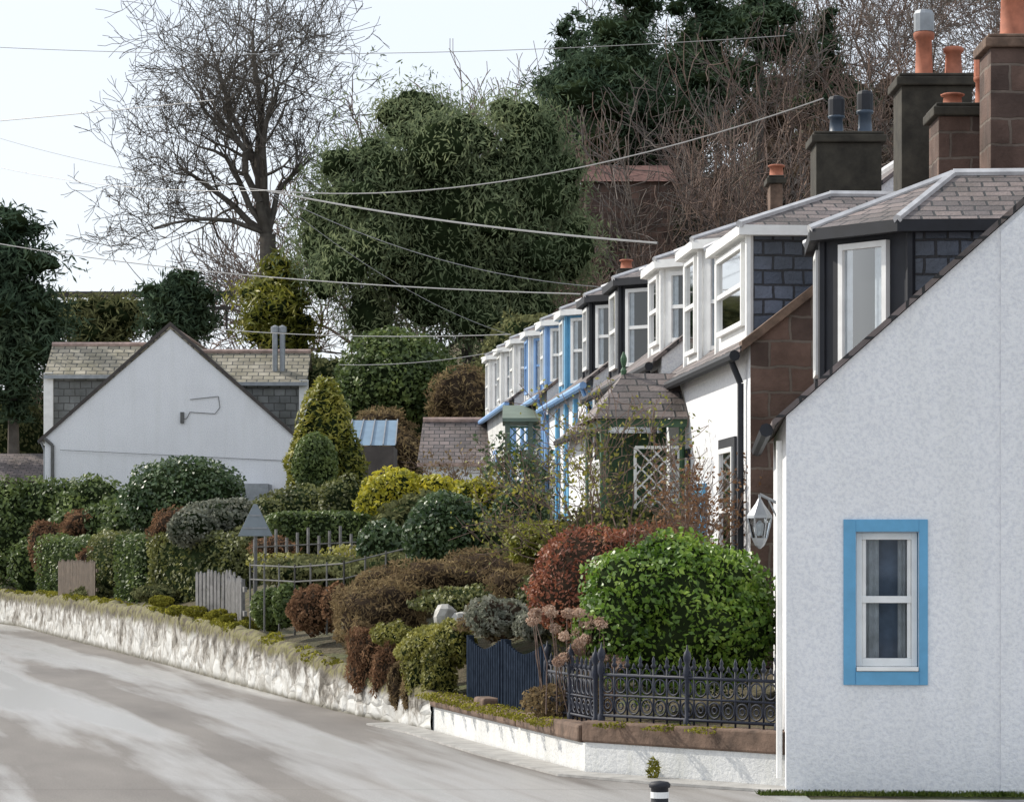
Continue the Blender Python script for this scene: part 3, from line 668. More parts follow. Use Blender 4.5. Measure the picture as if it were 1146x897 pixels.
# ------------------------------------------------------------ far white house
FH=92.0
ffar=lambda s,t_,z:(-14.8+t_,FH+s,z)
farP=house('white_gabled_house',ffar,0,11,2.4,5.75,7.95,.865,M['white'],M['white'],skew=None,roofm='slate_pale',gutter='metal',ridge='terra_ridge')
g=MB()
for q0,q1 in (((-.2,5.55),(3.975,9.28)),((8.15,5.55),(3.975,9.28))):
    a=[ffar(-.08,q0[0],q0[1]),ffar(-.08,q1[0],q1[1]),ffar(.1,q1[0],q1[1]),ffar(.1,q0[0],q0[1])]; g.hexa(a,[(x,y,z+.13) for x,y,z in a])
g.obj('verge_boards',M['boards'],farP)
for k,(t0,t1,zt,zr) in enumerate(((-.15,3.9,7.95,8.95),(4.1,7.9,7.72,8.72))):
    g=MB(); g.face([ffar(2.5,t0,5.7),ffar(2.5,t1,5.7),ffar(2.5,t1,zt),ffar(2.5,t0,zt)]); g.face([ffar(5.5,t0,5.7),ffar(5.5,t1,5.7),ffar(5.5,t1,zt),ffar(5.5,t0,zt)]); g.obj('side_dormer_cheek',M['slate_grey'],farP)
    g=MB(); to=t0 if k==0 else t1; g.box(ffar,2.45,5.55,to-.03,to+.03,5.7,zt); g.face([ffar(2.5,to,zt),ffar(5.5,to,zt),ffar(4,to,zr)])
    g.box(ffar,2.42,2.5,to-.28 if k==0 else to-.02,to+.02 if k==0 else to+.28,5.6,zt); g.obj('side_dormer_front',M['wpaint'],farP)
    g=MB(); a0=t0-.25 if k==0 else t0; a1=t1+.25 if k==1 else t1
    g.face([ffar(2.3,a0,zt-.1),ffar(2.3,a1,zt-.1),ffar(4,a1,zr),ffar(4,a0,zr)]); g.face([ffar(5.7,a0,zt-.1),ffar(5.7,a1,zt-.1),ffar(4,a1,zr),ffar(4,a0,zr)]); g.obj('side_dormer_roof',M['slate_pale'],farP)
    g=MB(); g.tube(ffar(4,a0,zr+.03),ffar(4,a1,zr+.03),.08,n=6); g.obj('side_dormer_ridge',M['terra_ridge'],farP)
    g=MB(); g.box(ffar,2.25,2.32,a0,a1,zt-.2,zt-.08); g.obj('side_dormer_fascia',M['metal'],farP)
g=MB()
for dx in (0,.24): g.tube((-7.75+dx,95,8),(-7.75+dx,95,9.3),.09,n=8); g.lathe((-7.75+dx,95,9.28),[(.09,0),(.14,.02),(.14,.2),(.02,.26)],10)
g.obj('flue_pipes',M['metal'],farP)
g=MB(); g.tube(ffar(-.05,.25,5.5),ffar(-.05,.25,3),.06,n=6); g.tube(ffar(-.05,.0,5.72),ffar(-.05,.25,5.5),.06,n=6)
pp=[(4.35,6.3),(4.5,6.35),(4.6,6.55),(5.4,6.5),(5.55,6.7),(5.5,7.05),(4.6,6.95)]
for a,b_ in zip(pp[:-1],pp[1:]): g.tube(ffar(-.03,*a),ffar(-.03,*b_),.012,n=4)
g.tube(ffar(-.1,.5,5.35),ffar(-.02,7.9,5.0),.01,n=4); g.box(ffar,-.08,-.01,4.3,4.42,6.2,6.55)
g.obj('downpipe_and_cables',M['railgrey'],farP)
g=MB(); g.box(ffar,-1.6,-.05,5.9,7.2,2.4,4.25); g.obj('lean_to',M['metal'],farP)
g=MB(); g.face([(-18.9,97,4.5),(-15.0,97,4.5),(-15.0,99.5,5.5),(-18.9,99.5,5.5)]); g.obj('side_extension_roof',M['slate'],farP); g=MB(); g.box(I,-18.8,-15.0,97.2,99,1.5,4.5); g.obj('side_extension_wall',M['boards'],farP)

SH=empty('garden_shed'); fs=lambda s,t_,z:(-2.25+t_,72+s,z)
g=MB(); g.box(fs,0,3,.05,1.95,1.8,4.35); g.obj('walls',M['white'],SH)
g=MB(); g.face([fs(-.15,-.1,4.3),fs(-.15,2.0,4.3),fs(1.5,2.0,5.42),fs(1.5,-.0,5.42)]); g.face([fs(3.15,-.1,4.3),fs(3.15,2.0,4.3),fs(1.5,2.0,5.42),fs(1.5,0,5.42)]); g.obj('roof',M['slate'],SH)
g=MB(); g.tube(fs(1.5,0,5.45),fs(1.5,2.0,5.45),.07,n=6); g.box(fs,-.19,-.13,-.1,2.0,4.22,4.31); g.obj('ridge_and_gutter',M['terra_ridge'],SH)
GH=empty('greenhouse'); fg=lambda s,t_,z:(-4.35+t_,76+s,z)
g=MB(); gl_=MB()
gl_.face([fg(0,0,4.9),fg(0,1.3,4.9),fg(1.4,1.3,5.62),fg(1.4,.1,5.62)]); gl_.obj('glazing',simple('polycarbonate_sheet',(.18,.27,.36),.5,.15),GH)
g.box(fg,.02,2.5,.05,1.25,2,4.88); g.obj('base_walls',M['boards'],GH); g=MB()
for k in range(5): g.tube(fg(-.02,k*.325,4.92),fg(1.4,.1+k*.3,5.64),.02,n=4)
g.obj('glazing_bars',M['metal'],GH)

# ------------------------------------------------------------ road sign, fences, bollard
SG=empty('triangular_road_sign'); x,y,z=from_px(286,630,48.2)
g=MB(); g.tube((x,y,.7),(x,y,z+.98),.03,n=10); g.obj('post',M['railgrey'],SG)
g=MB(); zt=z+.98; zb_=z+.45; a=[(x-.29,y-.04,zb_),(x+.29,y-.04,zb_),(x+.03,y-.04,zt),(x-.03,y-.04,zt)]
g.hexa(a,[(p[0],p[1]-.012,p[2]) for p in a]); g.obj('plate',simple('grey_sign_back',(.22,.26,.29),.6,.15),SG,bevel=.004)
g=MB(); g.box(I,x-.2,x+.2,y-.062,y-.054,zb_+.12,zb_+.15); g.box(I,x-.1,x+.1,y-.062,y-.054,zb_+.33,zb_+.36); g.obj('fixing_rails',M['metal'],SG)
def picket(name,p,q,z0,h,mat,pitch=.11,wd=.085,point=True):
    P=empty(name); ff=frame(p,q); Ln=seglen(p,q); g=MB(); n=int(Ln/pitch); rs=random.Random(4)
    for i in range(n):
        s_=i*pitch; hh=h*(1+rs.uniform(-.04,.04)); j=rs.uniform(-.015,.015)
        b_=[ff(s_,0,z0),ff(s_+wd,0,z0),ff(s_+wd,.022,z0),ff(s_,.022,z0)]; t1=[ff(s_+j,0,z0+hh-.07),ff(s_+wd+j,0,z0+hh-.07),ff(s_+wd+j,.022,z0+hh-.07),ff(s_+j,.022,z0+hh-.07)]
        g.hexa(b_,t1)
        if point: g.hexa([(x,y,z+.001) for x,y,z in t1],[ff(s_+wd*.35+j,0,z0+hh),ff(s_+wd*.65+j,0,z0+hh),ff(s_+wd*.65+j,.022,z0+hh),ff(s_+wd*.35+j,.022,z0+hh)])
    g.obj('pickets',M[mat],P); g=MB(); 
    for z in (.2,.7): g.box(ff,0,Ln,-.05,-.002,z0+h*z,z0+h*z+.08)
    for s_ in np.arange(0,Ln+.01,1.6): g.box(ff,s_,s_+.09,-.14,-.052,z0-.4,z0+h*.95)
    g.obj('rails_and_posts',M[mat],P); return P
picket('picket_fence',(-5.60,51.6),(-4.75,50.4),.9,.86,'greywood',.13,.09)
picket('picket_fence',(-4.85,49.6),(-4.30,46.6),.9,.78,'greywood',.26,.15)
picket('picket_fence',from_px(66,0,74)[:2],from_px(108,0,68)[:2],1.0,.9,'brownwood',.2,.14)
MR=empty('metal_garden_rail'); g=MB()
pr=[from_px(280,655,45.5),from_px(330,658,43.5),from_px(385,655,42),from_px(455,637,44)]
for k,(a,b_) in enumerate(zip(pr[:-1],pr[1:])):
    for zz in (.0,.22): g.tube((a[0],a[1],a[2]+.1+zz),(b_[0],b_[1],b_[2]+.1+zz),.012,n=5)
    for u in (0,.33,.66,1): 
        x=a[0]+(b_[0]-a[0])*u;y=a[1]+(b_[1]-a[1])*u;z=a[2]+(b_[2]-a[2])*u; g.tube((x,y,z-.7),(x,y,z+.36),.016,n=5)
g.obj('rails',M['railgrey'],MR)
WF=empty('wire_post_fence'); g=MB()
for k in range(12):
    x,y,z=from_px(285+k*12,625-k*.8,52+k*.3); g.tube((x,y,z-.9),(x,y,z+.35+.08*(k%3)),.03,n=5)
a=from_px(283,612,52);b_=from_px(425,605,55.5); g.tube(a,b_,.014,n=4); a=from_px(283,628,52);b_=from_px(425,618,55.5); g.tube(a,b_,.014,n=4); g.obj('posts_and_rails',M['greywood'],WF)
BO=empty('black_bollard'); x,y=(1.19,23.4)
g=MB(); g.lathe((x,y,0),[(.085,0),(.085,.02),(.07,.03),(.07,.17),(.085,.175),(.088,.20),(.07,.22),(.0,.23)],16); g.obj('body',M['black'],BO,True)
g=MB(); g.lathe((x,y,0),[(.0735,.09),(.0735,.14)],16); g.obj('reflective_band',M['wpaint'],BO)

def wire(name,p,q,sag,r=.014,n=20):
    g=MB(); p=Vector(p);q=Vector(q); pts=[p.lerp(q,i/n)-Vector((0,0,sag*4*(i/n)*(1-i/n))) for i in range(n+1)]
    for a,b_ in zip(pts[:-1],pts[1:]): g.tube(a,b_,r,n=5,cap=False)
    return g.obj(name,M['wire'],OW)
OW=empty('overhead_cables')
J=from_px(298,213,50)
wire('cable_1',J,from_px(736,272,40),.10,.015); wire('cable_2',J,from_px(922,110,37),.45,.010); wire('cable_3',from_px(-80,142,60),from_px(240,112,55),.02,.009)
wire('cable_4',J,from_px(-60,172,62),.25,.006); wire('cable_5',from_px(-60,262,70),from_px(650,329,46),.25,.011); wire('cable_6',from_px(240,368,70),from_px(572,374,58),.1,.010)
wire('cable_7',from_px(380,408,66),from_px(562,392,62),.1,.009); wire('cable_8',from_px(-60,50,70),from_px(880,40,60),.3,.008); wire('cable_9',J,from_px(690,322,48),.35,.007); wire('cable_10',J,from_px(570,374,60),.3,.006)
wire('cable_11',from_px(-60,135,70),J,.2,.006)

# ------------------------------------------------------------ garden planting
def vb(c,e,D,hw,hh,dep=None,rot=0):
    x,y,z=from_px(c,e,D); rx=hw*D/F; rz=hh*D/F; return (x,y,z,rx,dep or rx,rz,rot)
foliage('laurel_bush',[vb(757,695,28.9,108,86,.85),vb(712,668,28.6,52,52,.5),vb(795,668,28.8,62,58,.55),vb(755,645,28.9,58,46,.5),vb(690,705,28.5,42,50,.45),vb(830,705,28.7,36,56,.45)],18000,(.064,.036),'bright',amp=.15,shell=.15,seed=3,fq=4)
foliage('copper_hedge',[vb(655,652,31.8,62,60,.6),vb(735,630,32.3,68,42,.6),(*from_px(700,658,31.8),1.0,.5,.38,0)],15000,(.05,.03),'red',core='corebr',amp=.12,seed=4)
foliage('golden_low_shrub',[vb(610,606,36,44,22,.6)],3200,(.07,.04),'gold',seed=6)
foliage('clipped_ball_bush',[vb(502,598,42,49,46)],6200,(.075,.045),'dkgreen',amp=.06,seed=7)
foliage('clipped_ball_bush',[vb(584,575,46,30,34)],3000,(.085,.05),'dkgreen',amp=.06,seed=8)
foliage('clipped_ball_bush',[vb(428,612,45,28,28),vb(535,600,44,28,30)],3500,(.08,.05),'dkgreen',amp=.1,seed=9)
foliage('golden_shrub',[vb(440,555,57,38,26),vb(490,552,57,35,20),vb(420,550,58,18,16),vb(530,560,56,26,20)],7500,(.10,.055),'yellow',amp=.25,seed=10,core='core')
foliage('long_clipped_hedge',[(*from_px(380,590,57),1.35,.45,.30,-.1)],5000,(.09,.05),'green',amp=.04,seed=11,p=6)
foliage('golden_conifer',[vb(362,500,66,30,66),vb(345,520,66.3,26,48),vb(388,522,66,20,42),vb(368,470,66,18,40)],9000,(.15,.05),'gold',amp=.2,seed=12,up=.8)
foliage('dwarf_conifer',[vb(352,522,64.5,24,38)],3500,(.10,.05),'green',amp=.08,seed=13)
foliage('domed_shrub',[vb(205,556,67,67,44),vb(165,562,66.5,28,30),vb(245,560,66.5,30,28)],9000,(.10,.06),'dkgreen',amp=.1,seed=14)
foliage('variegated_shrub',[vb(248,583,61,40,26),vb(215,590,60,26,20)],4500,(.09,.06),'silver',amp=.15,seed=15)
foliage('rounded_shrub',[vb(335,570,62,48,25),vb(385,562,60,30,28),vb(300,580,61,22,22)],5000,(.09,.055),'olive',amp=.15,seed=16)
foliage('red_twig_shrub',[vb(198,590,62,32,20),vb(305,612,56,24,14)],2500,(.09,.03),'rust',core='corebr',amp=.25,seed=17)
def hedge(name,pts,w,mat,n,leaf=(.09,.055),seed=1,p=6,amp=.06,core='core'):
    bl=[]
    for (a,b_,zt) in pts:
        x0,y0=a;x1,y1=b_; L_=seglen(a,b_); cx=(x0+x1)/2;cy=(y0+y1)/2; zb_=min(ground(x0,y0),ground(x1,y1))-.2
        bl.append((cx,cy,(zt+zb_)/2,L_/2+.05,w/2,(zt-zb_)/2,math.atan2(y1-y0,x1-x0)))
    return foliage(name,bl,n,leaf,mat,p=p,amp=amp,seed=seed,core=core)
hedge('clipped_garden_hedge',[(from_px(180,0,62)[:2],from_px(272,0,59)[:2],from_px(0,597,60)[2])],.8,'olive',7500,seed=21)
hedge('clipped_garden_hedge',[(from_px(144,0,67)[:2],from_px(172,0,64.5)[:2],from_px(0,598,65)[2])],.8,'green',3500,seed=22)
hedge('clipped_garden_hedge',[(from_px(114,0,72)[:2],from_px(138,0,69)[:2],from_px(0,596,70)[2])],.8,'olive',3500,seed=23)
hedge('clipped_garden_hedge',[(from_px(56,0,80)[:2],from_px(106,0,76)[:2],from_px(0,600,78)[2])],.9,'green',6000,seed=24,amp=.1)
foliage('mixed_garden_hedge',[vb(10,596,88.5,34,62),vb(55,574,89,40,38),vb(102,570,88,40,34),vb(-22,590,91,40,62),vb(75,606,84,30,36),vb(118,588,80,26,26),vb(34,636,86,24,34),vb(146,584,76,30,26)],17000,(.15,.085),'green',amp=.2,seed=25)
foliage('brown_hedge_shrub',[vb(50,612,83,18,30),vb(92,588,80,22,16),vb(98,634,74,14,22)],3500,(.12,.05),'rust',core='corebr',amp=.2,seed=26)
foliage('garden_undergrowth',[vb(180,664,61,34,10),vb(120,664,70,40,9),vb(250,600,64,60,24),vb(330,600,60,60,24),vb(430,585,62,60,26),vb(480,580,52,50,30),vb(360,640,50,70,16),vb(440,640,44,50,20),vb(560,620,42,50,30),vb(625,620,40,60,30),vb(560,565,58,40,22),vb(700,600,36,80,30)],26000,(.11,.06),'hazeg',amp=.25,seed=27)
foliage('flowering_garden_border',[vb(330,628,52,50,10),vb(400,620,52,40,10),vb(470,572,58,60,10),vb(545,560,58,24,22),vb(555,540,60,20,16)],3500,(.09,.05),'ivy',core=None,amp=.3,seed=28)
foliage('wall_top_hedge',[vb(302,682,45.2,20,24),vb(322,676,44,16,22)],3600,(.075,.045),'green',amp=.12,seed=31)
foliage('berberis_hedge',[vb(352,682,42.8,30,28),vb(375,675,41.8,14,22)],3800,(.06,.035),'rust',core='corebr',amp=.15,seed=32)
foliage('heather_bank',[vb(425,690,39.3,52,40,.7),vb(405,726,38.1,18,32,.3),vb(460,665,39.8,40,25,.6),vb(430,655,41,36,20,.5)],12000,(.085,.02),'brown',core='corebr',amp=.22,seed=33,droop=.8)
foliage('trailing_heather',[vb(412,738,36.9,24,38,.35),vb(432,752,36.0,16,30,.25)],5500,(.07,.02),'rust',core='corebr',amp=.25,seed=34,droop=1.5)
foliage('trailing_ivy',[vb(480,722,34.8,34,26,.5),vb(468,748,34.6,18,36,.25),vb(506,722,34.2,24,26,.4),vb(490,754,34.1,20,34,.25),vb(440,712,36.3,22,16,.35)],11000,(.055,.026),'ivy',core='core',amp=.22,seed=35,droop=1.2)
foliage('trailing_heather',[vb(458,775,34.7,9,20,.15),vb(444,767,35.2,10,24,.15)],1800,(.08,.018),'brown',core='corebr',amp=.3,seed=36,droop=2)
foliage('winter_flower_bed',[vb(530,645,38,80,24,.9),vb(600,655,36,50,24,.7),vb(560,695,34,40,18,.5)],9000,(.09,.02),'brown',core='corebr',amp=.35,seed=37)
foliage('evergreen_ground_cover',[vb(530,672,37,60,14,.6),vb(610,665,35,30,20,.5),vb(640,700,32,24,20,.4)],5000,(.06,.035),'olive',core='core',amp=.35,seed=40)
foliage('silver_shrub',[vb(560,690,33.2,38,20,.4),vb(600,700,32.3,26,16,.4)],3400,(.06,.035),'silver',core='corebr',amp=.3,seed=38)
rs=np.random.default_rng(55)
mb=[]
for k in range(46):
    y=rs.uniform(38,88); mb.append((wx(y)+rs.uniform(.05,.3),y,wh(y)+rs.uniform(-.02,.05),.12,rs.uniform(.3,.9),rs.uniform(.04,.09),.24))
foliage('wall_top_ivy',mb,8000,(.06,.04),'moss',core=None,seed=45,amp=.3)
foliage('wall_moss',[(*from_px(c,e,D),.45,.12,.09,1.2) for c,e,D in ((200,683,52.6),(222,684,51.2),(245,688,49.3),(262,692,47.8),(275,700,46.8),(180,672,54.8))],4500,(.06,.04),'moss',core=None,seed=39)
g=MB(); g.lathe(from_px(498,686,35.6),[(.12,-.3),(.15,-.05),(.14,.05),(.09,.10),(.02,.11)],9); g.lathe(from_px(516,690,35.5),[(.10,-.3),(.12,-.05),(.09,.04),(.02,.06)],9); o=g.obj('pale_rocks',M['rock'],None,False); 
for v in o.data.vertices: v.co+=noise.noise_vector(v.co*5)*.06
HYD=empty('dried_hydrangea'); rs=np.random.default_rng(5); S=[];bl=[]
for k in range(40):
    t0=np.array(from_px(rs.uniform(596,702),rs.uniform(682,748),rs.uniform(27.9,28.5))); b0=np.array([t0[0]*.8+.15,rs.uniform(28.1,28.6),.5])
    mid=(b0+t0)/2+rs.normal(size=3)*.05; S.append((*b0,*mid,.007,.005)); S.append((*mid,*t0,.005,.004)); bl.append((*t0,.055,.055,.045))
seg_mesh('stems',S,M['twig2'],4,HYD); foliage('flower_heads',bl,5200,(.030,.022),'hyd',core=None,seed=41,parent=HYD,inner=.4)
foliage('lower_leaves',[(.55,28.6,.62,.45,.35,.16)],1400,(.07,.03),'brown',core=None,seed=42,parent=HYD)
def small_tree(name,base,ht,seed,leafmat,nl,lsz,tw='twig2',spread=.7,maxl=4):
    P=empty(name); rs=np.random.default_rng(seed); S=[]
    for k in range(2): grow(rs,base,(rs.normal()*.15,rs.normal()*.15,1),ht*.42,.045,0,maxl,S,.12,spread,4,.004)
    S=np.array(S); seg_mesh('branches',S,M[tw],4,P)
    ends=S[S[:,6]<.012]; idx=rs.integers(0,len(ends),nl)
    pos=ends[idx,3:6]+rs.normal(size=(nl,3))*.05; a=rs.normal(size=(nl,3)); a/=np.linalg.norm(a,axis=1)[:,None]; b_=np.cross(a,rs.normal(size=(nl,3))); b_/=np.linalg.norm(b_,axis=1)[:,None]
    sz=rs.uniform(.6,1.2,(nl,1)); V=np.stack([pos-a*lsz*sz,pos+b_*lsz*.6*sz,pos+a*lsz*sz,pos-b_*lsz*.6*sz],1).reshape(-1,3)
    np_obj('leaves',V,np.arange(4*nl).reshape(-1,4),[L[leafmat]],None,P); return P
x,y,_=from_px(662,0,35.3); small_tree('ornamental_tree',(x,y,.9),3.1,3,'ivy',1600,.032,maxl=4)
x,y,_=from_px(712,0,34.6); small_tree('climbing_shrub',(x,y,.9),2.9,8,'gold',1000,.03,maxl=3)
x,y,_=from_px(806,0,31.2); small_tree('rusty_climber',(x,y,.9),1.9,12,'rust',2000,.03,spread=.4)
x,y,_=from_px(590,0,55); small_tree('garden_sapling',(x,y,1.8),2.4,19,'dkgreen',1800,.06)
x,y,_=from_px(505,0,62); small_tree('garden_sapling',(x,y,2.0),2.0,23,'brown',900,.05)
rs=np.random.default_rng(9); n=3600; X=rs.uniform(2.1,5.2,n); Y=24.90-.068*(X-2.4)-rs.uniform(0,.22,n)
base=np.stack([X,Y,np.zeros(n)],1); hgt=rs.uniform(.01,.045,n); tip=base+np.stack([rs.normal(size=n)*.02,rs.normal(size=n)*.02,hgt],1); w_=np.array([.006,0,0])
V=np.stack([base-w_,base+w_,tip+w_*.2,tip-w_*.2],1).reshape(-1,3); np_obj('grass_verge',V,np.arange(4*n).reshape(-1,4),[L['grass']])
foliage('wall_foot_weed',[(1.28,26.30,.10,.05,.04,.10)],160,(.07,.015),'moss',core=None,seed=44)

# ------------------------------------------------------------ background trees
def cluster(rs,c,R,nb,rb,low=-1):
    out=[]
    for _ in range(nb):
        d=rs.normal(size=3); d/=np.linalg.norm(d); d[2]=max(d[2],low); k=rs.uniform(.55,.95)
        r=rs.uniform(*rb); out.append((c[0]+d[0]*R[0]*k,c[1]+d[1]*R[1]*k,c[2]+d[2]*R[2]*k,r,r,r*rs.uniform(.75,1.1)))
    return out
rs=np.random.default_rng(21)
GT=empty('evergreen_gum_tree')
bl=cluster(rs,from_px(500,250,103),(4.8,3.6,4.8),52,(.8,1.5))+cluster(rs,from_px(395,260,101),(2.0,2.0,3.4),16,(.6,1.1))+cluster(rs,from_px(600,250,103),(2.3,2,3.2),18,(.6,1.1))+cluster(rs,from_px(460,160,104),(2.6,2,1.8),12,(.5,.9))+cluster(rs,from_px(560,170,103),(2.4,2,2.2),14,(.6,1.0))+[(*from_px(500,265,103),4.0,2.8,4.2),(*from_px(560,230,103),2.6,2.0,3.2)]
foliage('crown',bl,92000,(.25,.055),'euc',amp=.25,shell=.6,corescale=.66,seed=51,parent=GT,droop=1.2,inner=.1)
S=[]; grow(rs,(from_px(505,0,103)[0],103,4),(0,0,1),3.2,.3,0,2,S,.2,.5,4,.05); seg_mesh('trunk_and_limbs',S,M['bark'],6,GT)
BT=empty('bare_winter_tree'); rs=np.random.default_rng(77); S=[]
bx0,by0,bz0=from_px(302,340,108)
P0=np.array([bx0,by0,bz0-3]); P1_=np.array(from_px(300,262,108)); S.append((*P0,*P1_,.42,.34))
for (tx,ty,r) in ((140,150,.17),(180,60,.20),(250,10,.22),(320,30,.20),(365,120,.15),(110,240,.13),(225,110,.16),(285,-60,.2)):
    T=np.array(from_px(tx,ty,108+rs.uniform(-3,3))); d=T-P1_; Ld=np.linalg.norm(d); d/=Ld
    p=P1_.copy(); n=6; off=np.zeros(3)
    for i in range(n):
        off=off+rs.normal(size=3)*.13
        q=P1_+d*Ld*.70*(i+1)/n+off+np.array([0,0,.5*math.sin(math.pi*(i+1)/n)])
        ra=r*(1-.7*i/n); S.append((*p,*q,ra,r*(1-.7*(i+1)/n))); p=q
        if i>=1:
            for _ in range(2):
                dd=d+rs.normal(size=3)*.65; dd/=np.linalg.norm(dd); grow(rs,p,dd,Ld*rs.uniform(.2,.32),ra*.42,0,3,S,.05,.6,4,.011,.22)
seg_mesh('branches',S,M['bark'],3,BT)
VAR=[]
for k in range(5):
    rs=np.random.default_rng(200+k); S=[]; grow(rs,(0,0,0),(0,0,1),4.4,.13,0,4,S,.10,.5,4,.016,.22)
    VAR.append(np.array(S))
WL=empty('woodland'); meshes=[]
for k,S in enumerate(VAR):
    o=seg_mesh('bare_tree_%d'%k,S,M['twig' if k%2 else 'twig2'],3,WL); o.location=(40+k*6,150,ground(40,150)); meshes.append(o.data)
rs=np.random.default_rng(31)
def plant(px_,D,sc,dz=0):
    x=(px_-CX)*D/F; o=bpy.data.objects.new('bare_tree',meshes[rs.integers(0,5)]); link(o); o.parent=WL
    o.location=(x,D,ground(x,D)-.3+dz); o.rotation_euler=(0,0,rs.uniform(0,6.28)); o.scale=(sc,sc,sc*rs.uniform(.9,1.2))
for k in range(60): plant(rs.uniform(590,1200),rs.uniform(112,172),rs.uniform(.8,1.3))
for k in range(14): plant(rs.uniform(330,620),rs.uniform(118,150),rs.uniform(1.0,1.4))
for k in range(7): plant(rs.uniform(70,280),rs.uniform(112,135),rs.uniform(.45,.75))
for k in range(8): plant(rs.uniform(640,900),rs.uniform(92,108),rs.uniform(.5,.8))
for k in range(5): plant(660+k*24,rs.uniform(106,114),rs.uniform(.8,1.0))
bl=[]
for k in range(80):
    D=rs.uniform(112,175); p_=rs.uniform(560,1230); x=(p_-CX)*D/F; r=rs.uniform(1.5,3.2); bl.append((x,D,ground(x,D)+rs.uniform(0,2.5),r,r,r*.9))
foliage('hillside_brushwood',bl,46000,(.55,.035),'haze',core='corebr',amp=.35,shell=.8,corescale=.55,seed=61,up=0,inner=.3)
bl=[]
for k in range(34):
    D=rs.uniform(108,140); p_=rs.uniform(640,1130); x=(p_-CX)*D/F; r=rs.uniform(1.0,2.2); bl.append((x,D,ground(x,D)+rs.uniform(0,4.5),r,r,r*1.2))
for k in range(60):
    D=rs.uniform(84,112); p_=rs.uniform(560,1000); x=(p_-CX)*D/F; r=rs.uniform(.8,1.7); bl.append((x,D,ground(x,D)+rs.uniform(1,4.0),r,r,r))
for k in range(40):
    D=rs.uniform(100,122); p_=rs.uniform(-40,620); x=(p_-CX)*D/F; r=rs.uniform(1,2.0); bl.append((x,D,ground(x,D)+rs.uniform(.3,3.2),r,r,r))
foliage('hillside_shrubs',bl,60000,(.20,.09),'hazeg',amp=.3,shell=.6,corescale=.7,seed=62)
def conifer(name,c,ytop,ybot,D,hw,seed,n=9000,mat='pine',round_=False):
    P=empty(name); rs=np.random.default_rng(seed); x,_,zt=from_px(c,ytop,D); zb_=from_px(c,ybot,D)[2]; W=hw*D/F; bl=[]
    for i in range(46):
        u=((i+rs.uniform(0,1))/46)**.85; z=zt-(zt-zb_)*u; w_=W*(.2+.8*u) if not round_ else W*math.sin(math.pi*(.12+.8*u)); a=rs.uniform(0,6.28); k=rs.uniform(.1,.8)*w_
        r=rs.uniform(.30,.50)*max(w_,.8); bl.append((x+math.cos(a)*k,D+math.sin(a)*k,z,r*1.25,r*1.25,r*.7))
    foliage('crown',bl,n,(.34,.07),mat,amp=.35,shell=.7,corescale=.6,seed=seed,parent=P,inner=.1)
    g=MB(); g.tube((x,D,ground(x,D)-.5),(x,D,zt-.9),.28,.04); g.obj('trunk',M['bark'],P)
conifer('pine_tree',700,-110,180,128,110,71,19000)
conifer('pine_tree',640,10,160,132,60,72,11000); conifer('pine_tree',780,-110,130,135,75,73,12000); conifer('pine_tree',850,-140,60,140,55,78,8000); conifer('pine_tree',925,10,130,142,46,84,7000)
conifer('dark_conifer_tree',15,228,470,100,66,74,14000,'pine',True); conifer('dark_conifer_tree',-35,250,480,99,60,75,6000,'pine',True)
conifer('yew_tree',200,305,395,106,44,76,8000,'pine',True); conifer('holly_tree',315,285,420,104,44,77,8500,'gold',True)
conifer('yew_tree',120,335,390,110,60,79,6000,'hazeg',True)
foliage('rhododendron_bush',[vb(445,425,94,62,52),vb(405,440,93,30,40),vb(490,440,93,28,34)],12000,(.17,.09),'green',amp=.15,seed=81)
foliage('brown_hedge_shrub',[vb(520,445,86,40,34),vb(440,505,82,40,26),vb(425,480,88,34,24)],8000,(.18,.04),'brown',core='corebr',amp=.3,seed=82)
foliage('ivy_bank',[vb(350,420,98,44,22),vb(275,470,100,30,50),vb(590,395,90,50,45),vb(560,420,92,30,40),vb(15,500,104,40,60)],11000,(.18,.09),'hazeg',amp=.25,seed=83)
g=MB(); x0=from_px(40,0,118)[0];x1=from_px(262,0,118)[0]; zt=from_px(0,326,118)[2]
g.box(I,x0,x1,118,118.1,zt-.25,zt); g.box(I,x0,x1,118,118.1,zt-.75,zt-.6)
for x in np.arange(x0,x1,.55): g.box(I,x,x+.09,118.11,118.18,zt-1.6,zt+.02)
g.obj('timber_skyline_fence',M['boards'])
RH=empty('red_roofed_house'); x,y,z=from_px(705,192,120); g=MB()
g.hexa([(x-2,y,z-.4),(x+2,y,z-.4),(x+2,y+4,z-.4),(x-2,y+4,z-.4)],[(x-1.7,y+1.9,z+.5),(x+1.7,y+1.9,z+.5),(x+1.7,y+2.1,z+.5),(x-1.7,y+2.1,z+.5)]); g.obj('roof',M['brick'],RH)
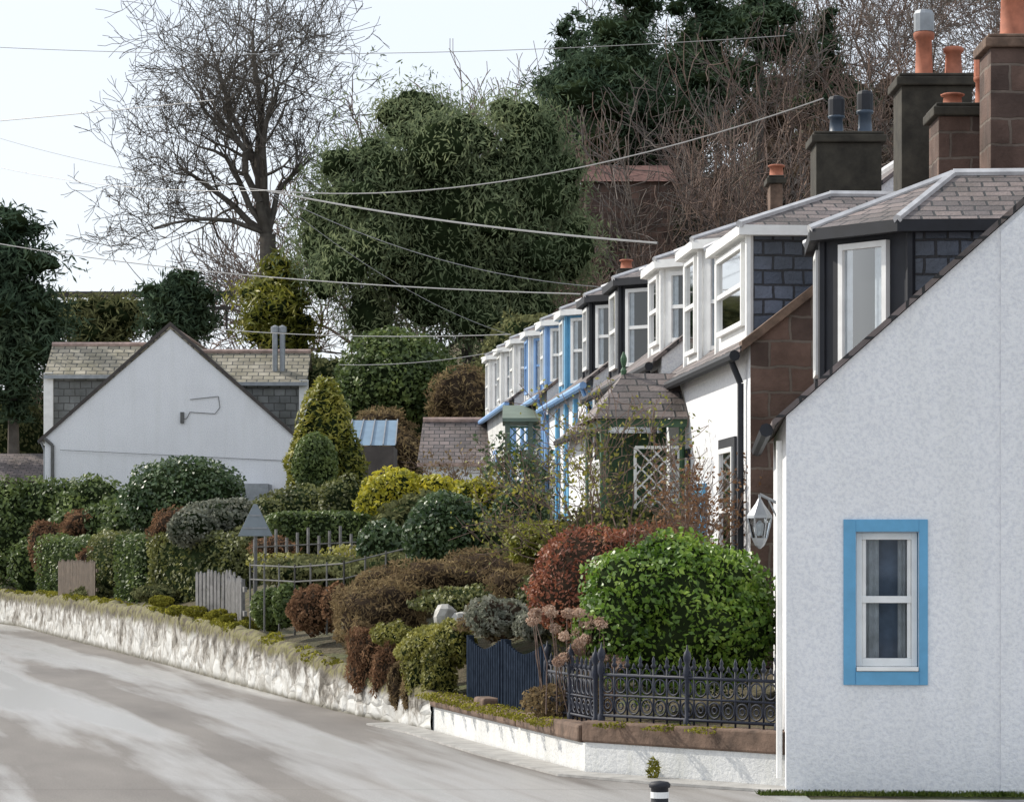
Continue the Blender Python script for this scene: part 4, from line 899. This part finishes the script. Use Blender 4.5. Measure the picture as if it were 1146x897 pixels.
g=MB(); g.box(I,x-1.8,x+1.8,y+.2,y+3.8,z-4,z-.402); g.obj('walls',M['stone'],RH)

# ------------------------------------------------------------ light, sky (with an added cloud brightening the shaded sides), camera
SE,SA=37.0,-60.0
w=bpy.data.worlds.new('World'); scene.world=w; w.use_nodes=True; t=w.node_tree; t.nodes.clear()
sk=t.nodes.new('ShaderNodeTexSky'); sk.sky_type='NISHITA'; sk.sun_disc=False; sk.sun_elevation=math.radians(SE); sk.sun_rotation=math.radians(SA); sk.dust_density=2.0; sk.air_density=1.0
tc=t.nodes.new('ShaderNodeTexCoord'); cn=t.nodes.new('ShaderNodeTexNoise'); cn.inputs['Scale'].default_value=1.8; cn.inputs['Detail'].default_value=4
t.links.new(tc.outputs['Generated'],cn.inputs[0]); cr=ramp(t,[(.35,(.6,.6,.6)),(.65,(.96,.96,.96))]); t.links.new(cn.outputs[0],cr.inputs[0])
cloud_fill=mixc(t,cr.outputs[0],sk.outputs[0],(6.8,7.2,7.8))
bg=t.nodes.new('ShaderNodeBackground'); bg.inputs[1].default_value=.15; ou=t.nodes.new('ShaderNodeOutputWorld'); t.links.new(cloud_fill,bg.inputs[0]); t.links.new(bg.outputs[0],ou.inputs[0])
sd=bpy.data.lights.new('sun','SUN'); sd.energy=4.4; sd.angle=math.radians(.6); sd.color=(1,.94,.84); so=bpy.data.objects.new('sun',sd); link(so)
dirv=Vector((math.sin(math.radians(SA))*math.cos(math.radians(SE)),math.cos(math.radians(SA))*math.cos(math.radians(SE)),math.sin(math.radians(SE))))
so.rotation_euler=dirv.to_track_quat('Z','Y').to_euler(); so.location=(0,0,30)
cd=bpy.data.cameras.new('camera'); co=bpy.data.objects.new('camera',cd); link(co); co.location=(0,0,CAM_H); co.rotation_euler=(math.radians(90),0,0)
cd.sensor_width=36; cd.lens=36*F/1146; cd.shift_y=(HZ-448.5)/1146; cd.clip_end=5000; scene.camera=co
scene.view_settings.view_transform='Standard'; scene.view_settings.look='None'; scene.view_settings.exposure=0
